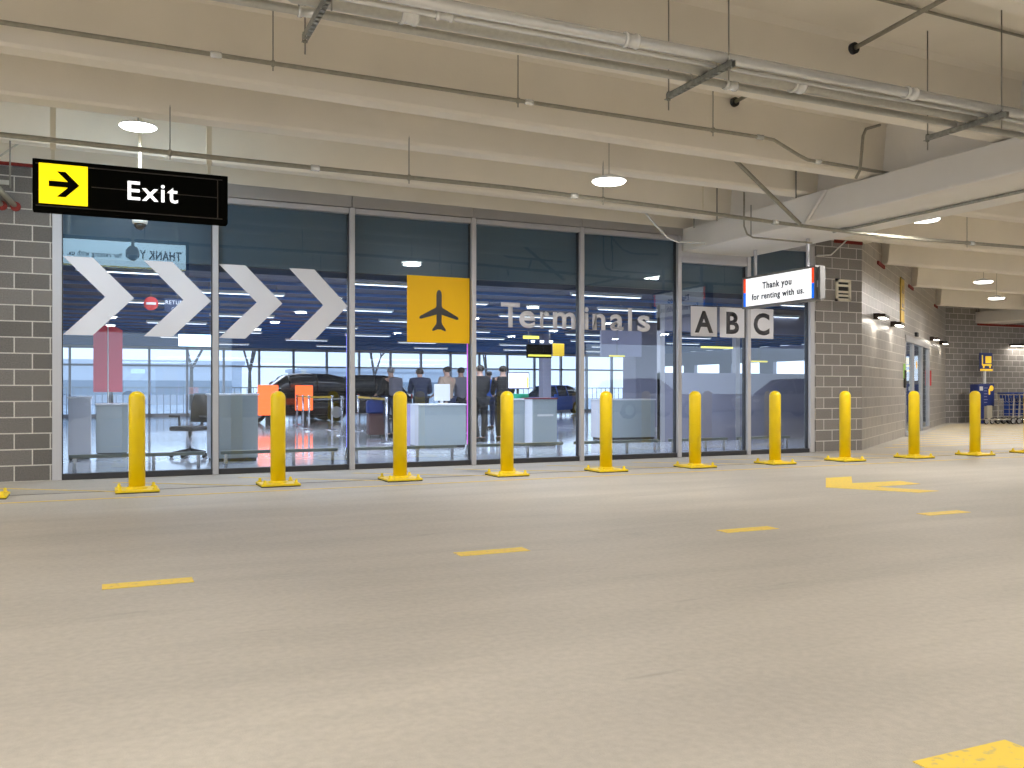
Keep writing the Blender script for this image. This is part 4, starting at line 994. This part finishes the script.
# ------------------------------------------------------------------ people
def skin_mesh(name, verts, edges, rad, m, parent, root=0, sub=2):
    me = bpy.data.meshes.new(name); me.from_pydata(verts, edges, [])
    o = bpy.data.objects.new(name, me); C.objects.link(o)
    md = o.modifiers.new('s', 'SKIN'); md.use_smooth_shade = True
    for i, r in enumerate(rad): me.skin_vertices[0].data[i].radius = (r[0], r[1]) if isinstance(r, tuple) else (r, r)
    for i in range(len(verts)): me.skin_vertices[0].data[i].use_root = (i == root)
    o.modifiers.new('b', 'SUBSURF').levels = sub
    bpy.context.view_layer.update(); dg = bpy.context.evaluated_depsgraph_get()
    nm = bpy.data.meshes.new_from_object(o.evaluated_get(dg)); bpy.data.objects.remove(o); bpy.data.meshes.remove(me)
    nm.materials.clear(); nm.materials.append(M[m]); nm.name = name
    for p in nm.polygons: p.use_smooth = True
    q = bpy.data.objects.new(name, nm); C.objects.link(q); q.parent = parent; return q
def person(loc, rz, label, top, bottom, hair='hair', lean=0., armf=(.35, .35), bag=None, scale=1., hat=None, group=None):
    """faces local -y"""
    t = thing('person', label, 'person', (loc[0], loc[1], 0), rz, group); t.scale = (scale,) * 3
    L = lambda z: -lean * max(0, z - .95)           # forward lean
    def J(x, y, z): return (x, y + L(z), z - abs(lean) * max(0, z - .95) * .25)
    pel, sp1, chs, nk, hd, tp = J(0, 0, .95), J(0, 0, 1.15), J(0, 0, 1.38), J(0, 0, 1.50), J(0, -.02, 1.60), J(0, -.01, 1.68)
    V = [pel, sp1, chs, nk, hd, tp]; E = [(0, 1), (1, 2), (2, 3), (3, 4), (4, 5)]; R = [.13, (.13, .10), (.15, .10), .052, .082, .085]
    arms = []
    for i, sx in enumerate((-1, 1)):
        f = armf[i]
        sh, el, wr, hn = J(sx * .19, 0, 1.40), J(sx * .23, -f * .18 + .02, 1.13), J(sx * .20, -f * .6, .96 + f * .22), J(sx * .19, -f * .72, .92 + f * .26)
        arms.append((sh, el, wr, hn)); b = len(V)
        V += [sh, el, wr, hn]; E += [(2, b), (b, b + 1), (b + 1, b + 2), (b + 2, b + 3)]; R += [.055, .04, .027, (.036, .018)]
        # fingers and thumb
        d = (Vector(hn) - Vector(wr)).normalized(); sd = Vector((1, 0, 0))
        for k, ln in enumerate((.065, .078, .074, .058)):
            a_ = Vector(hn) + sd * (k - 1.5) * .017 + d * .03; b_ = a_ + d * ln * .55; c_ = b_ + (d + Vector((0, 0, -.7))).normalized() * ln * .45
            n_ = len(V); V += [tuple(a_), tuple(b_), tuple(c_)]; E += [(b + 3, n_), (n_, n_ + 1), (n_ + 1, n_ + 2)]; R += [.009, .0085, .007]
        a_ = Vector(hn) - sd * sx * .03 + d * .0; b_ = a_ + (d - sd * sx * .8).normalized() * .045
        n_ = len(V); V += [tuple(a_), tuple(b_)]; E += [(b + 3, n_), (n_, n_ + 1)]; R += [.011, .009]
    legs = []
    for sx in (-1, 1):
        hp, kn, an, to = (sx * .095, 0, .90), (sx * .11, -.02 - .04 * sx, .50), (sx * .11, .02 + .05 * sx, .09), (sx * .12, -.14 + .05 * sx, .04)
        legs.append((hp, kn, an, to)); b = len(V); V += [hp, kn, an, to]; E += [(0, b), (b, b + 1), (b + 1, b + 2), (b + 2, b + 3)]; R += [.085, .058, .04, .035]
    body = skin_mesh('body', V, E, R, 'skin', t)
    # face: nose, ears and eyes belong to the head
    hx = Vector(hd)
    fm = MB(); fm.lathe([(.004, -.024), (.013, -.006), (.010, .016)], c=(hx.x, hx.y - .095, hx.z + .01), seg=8)
    fm.build('nose', 'skin', t)
    for sx in (-1, 1):
        MB().lathe([(.008, -.012), (.02, -.004), (.02, .004), (.008, .012)], c=(sx * .088, hx.y + .01, hx.z + .01), axis='x', seg=10).build('ear', 'skin', t)
        MB().lathe([(.006, -.006), (.010, 0), (.006, .006)], c=(sx * .032, hx.y - .080, hx.z + .035), axis='y', seg=8).build('eye', 'dark', t)
    MB().box((-.022, hx.y - .084, hx.z - .042), (.022, hx.y - .074, hx.z - .034)).build('mouth', mat('lips', (.3, .08, .07), .5) if 'lips' not in bpy.data.materials else bpy.data.materials['lips'], t)
    skin_mesh('hair', [(0, hx.y + .035, hx.z - .04), (0, hx.y + .03, hx.z + .04), (0, hx.y - .005, hx.z + .11)], [(0, 1), (1, 2)], [.085, .105, .095], hair, t, sub=1)
    # jacket and trousers
    V = [J(0, 0, .86), J(0, 0, .98), sp1, chs, J(0, .0, 1.475)]; E = [(0, 1), (1, 2), (2, 3), (3, 4)]; R = [(.185, .145), (.175, .135), (.165, .13), (.19, .14), .085]
    for sh, el, wr, hn in arms:
        b = len(V); V += [sh, el, wr]; E += [(3, b), (b, b + 1), (b + 1, b + 2)]; R += [.092, .066, .047]
    skin_mesh('jacket', V, E, R, top, t, root=1)
    V = [(0, 0, .94)]; E = []; R = [.15]
    for hp, kn, an, to in legs:
        b = len(V); V += [hp, kn, an]; E += [(0, b), (b, b + 1), (b + 1, b + 2)]; R += [.105, .078, .062]
    skin_mesh('trousers', V, E, R, bottom, t)
    for hp, kn, an, to in legs:
        sx = -1 if an[0] < 0 else 1
        MB().bbox((an[0] - .05, an[1] - .21, 0), (an[0] + .05, an[1] + .07, .09), .03).build('shoe', 'dark', t)
    if bag: MB().bbox((-.16, .11 + L(1.2), 1.02), (.16, .30 + L(1.2), 1.46), .05).build('backpack', bag, t)
    if hat:
        MB().lathe([(.105, .0), (.10, .05), (.06, .10), (.01, .115)], c=(0, hx.y, hx.z + .05), seg=16).build('cap', hat, t)
    return t
def stand(x, n): u_ = onN(x, 0, n)[0]; return (u_, n)
person(stand(391, 21.2), PI + .3, 'person in a dark jacket and jeans with a grey backpack, beside the suitcase', 'blackc', 'jean', 'hairg', 0, (.3, .5), 'greyc')
person(stand(421, 19.6), PI - .2, 'person in a navy jacket leaning over the counter behind the third pane', 'navyc', 'blackc', lean=.35, armf=(.8, .8))
person(stand(447, 19.9), PI + .5, 'person in a beige jacket behind the counter, right of the navy jacket', 'beigec', 'jean', armf=(.6, .4))
person(stand(461, 20.6), PI, 'person in a grey jacket behind the counter, next to the fourth mullion', 'greyc', 'blackc')
person(stand(480, 18.6), PI + .2, 'person in a black coat just right of the fourth mullion', 'blackc', 'blackc', armf=(.4, .3))
person(stand(503, 18.9), PI - .3, 'person in black with a dark backpack, behind the fourth pane bollard', 'blackc', 'blackc', bag='blackc', armf=(.5, .5))
person(stand(489, 24.5), PI, 'person in a royal blue shirt farther back, between the two people in black', 'royal', 'jean')
person(stand(655, 31), PI, 'person in a black coat far back behind the fifth pane', 'blackc', 'blackc', scale=.94)
person(stand(664, 30.4), PI + .2, 'person in an olive coat far back behind the fifth pane', 'olive', 'olive', scale=.92)
# luggage
u_, n_ = stand(375.5, 21.7)
t = thing('suitcase', 'maroon wheeled suitcase beside the person with the grey backpack', 'suitcase', (u_, n_, 0))
MB().bbox((-.2, -.13, .05), (.2, .13, .58), .03).build('shell', 'maroon', t)
MB().tube([(-.09, .1, .56), (-.09, .1, 1.0), (.09, .1, 1.0), (.09, .1, .56)], .01, 6).build('handle', 'chrome', t)
for x in (-.15, .15):
    for y in (-.09, .09): MB().lathe([(.028, -.012), (.028, .012)], c=(x, y, .028), axis='x', seg=12).build('wheel', 'rubber', t)
t = thing('travel_bag', 'blue soft bag resting on the maroon suitcase', 'bag', (u_, n_, .58))
MB().bbox((-.24, -.12, .0), (.24, .08, .33), .06, 3).build('bag_body', 'bagblue', t); MB().tube([(-.1, -.02, .3), (-.08, -.02, .4), (.08, -.02, .4), (.1, -.02, .3)], .012, 6).build('strap', 'bagblue', t)

# ------------------------------------------------------------------ outside beyond the far windows
for i, (u_, n_, w_, h_, l) in enumerate(((2, 95, 22, 4, 'pale low building far beyond the lobby windows, left part'), (34, 105, 26, 3.6, 'pale wide building far beyond the lobby windows, right part'))):
    t = thing('far_building', l, 'building', (u_, n_, -.3))
    MB().box((-w_ / 2, 0, 0), (w_ / 2, 8, h_)).build('walls', 'bldg', t); MB().box((-w_ / 2 - .3, -.3, h_), (w_ / 2 + .3, 8.3, h_ + .4)).build('roof_edge', 'bldg', t)
    for r_ in range(int(h_ // 3)): MB().box((-w_ / 2 + 1, -.05, 1 + r_ * 3), (w_ / 2 - 1, 0, 2.4 + r_ * 3)).build('window_band', 'bwin', t)
def tree(x, y, h, label):
    t = thing('bare_tree', label, 'tree', (x, y, -.3)); mb = MB()
    def br_(p, d, l, r, dep):
        q = p + d * l; mb.tube([p, q], r, 5, False, r2=r * .65)
        if dep == 0: return
        for k in range(3):
            nd = (d + Vector((random.uniform(-.6, .6), random.uniform(-.6, .6), random.uniform(-.05, .4)))).normalized(); br_(q, nd, l * .68, r * .6, dep - 1)
    br_(Vector((0, 0, 0)), Vector((0, 0, 1)), h * .3, h * .018, 5); mb.build('branches', 'tree', t)
tree(.5, 58, 8, 'bare tree outside the far windows at the left'); tree(9, 62, 9, 'bare tree outside the far windows behind the black cars'); tree(17, 60, 8, 'bare tree outside the far windows near the middle'); tree(27, 64, 9, 'bare tree outside the far windows at the right'); tree(6, 70, 10, 'taller bare tree farther off outside the left windows')
t = thing('outdoor_railing', 'grey railing with thin uprights outside the far windows', 'railing', (10, 46.5, 0))
mb = MB(); mb.box((-22, -.02, 1.25), (22, .02, 1.30)); mb.build('top_rail', 'strut', t)
mb = MB()
for k in range(150): mb.box((-22 + k * .3, -.01, -.3), (-21.97 + k * .3, .01, 1.25))
tag(mb.build('uprights', 'strut', t), kind='stuff')

# ------------------------------------------------------------------ world, camera, view
wd = bpy.data.worlds.new('overcast'); bpy.context.scene.world = wd; wd.use_nodes = True
nt = wd.node_tree; bg = nt.nodes['Background']
tc = nt.nodes.new('ShaderNodeTexCoord'); sp = nt.nodes.new('ShaderNodeSeparateXYZ'); rp = nt.nodes.new('ShaderNodeValToRGB')
nt.links.new(tc.outputs['Generated'], sp.inputs[0]); nt.links.new(sp.outputs['Z'], rp.inputs[0]); nt.links.new(rp.outputs[0], bg.inputs['Color'])
rp.color_ramp.elements[0].position = 0; rp.color_ramp.elements[0].color = (.78, .88, 1, 1); rp.color_ramp.elements[1].position = .6; rp.color_ramp.elements[1].color = (.60, .76, 1, 1)
bg.inputs['Strength'].default_value = 2.1

cam = bpy.data.cameras.new('camera'); co = bpy.data.objects.new('camera', cam); C.objects.link(co)
co.location = (0, 0, H); co.rotation_euler = (PI / 2, 0, -TH)
cam.sensor_width = 36; cam.lens = 36 * 900 / 1024; cam.shift_y = 6 / 1024; cam.clip_end = 400; cam.clip_start = .05
sc_ = bpy.context.scene; sc_.camera = co
sc_.view_settings.view_transform = 'Standard'; sc_.view_settings.look = 'None'; sc_.view_settings.gamma = 1; sc_.view_settings.use_curve_mapping = False
sc_.view_settings.exposure = 0.0
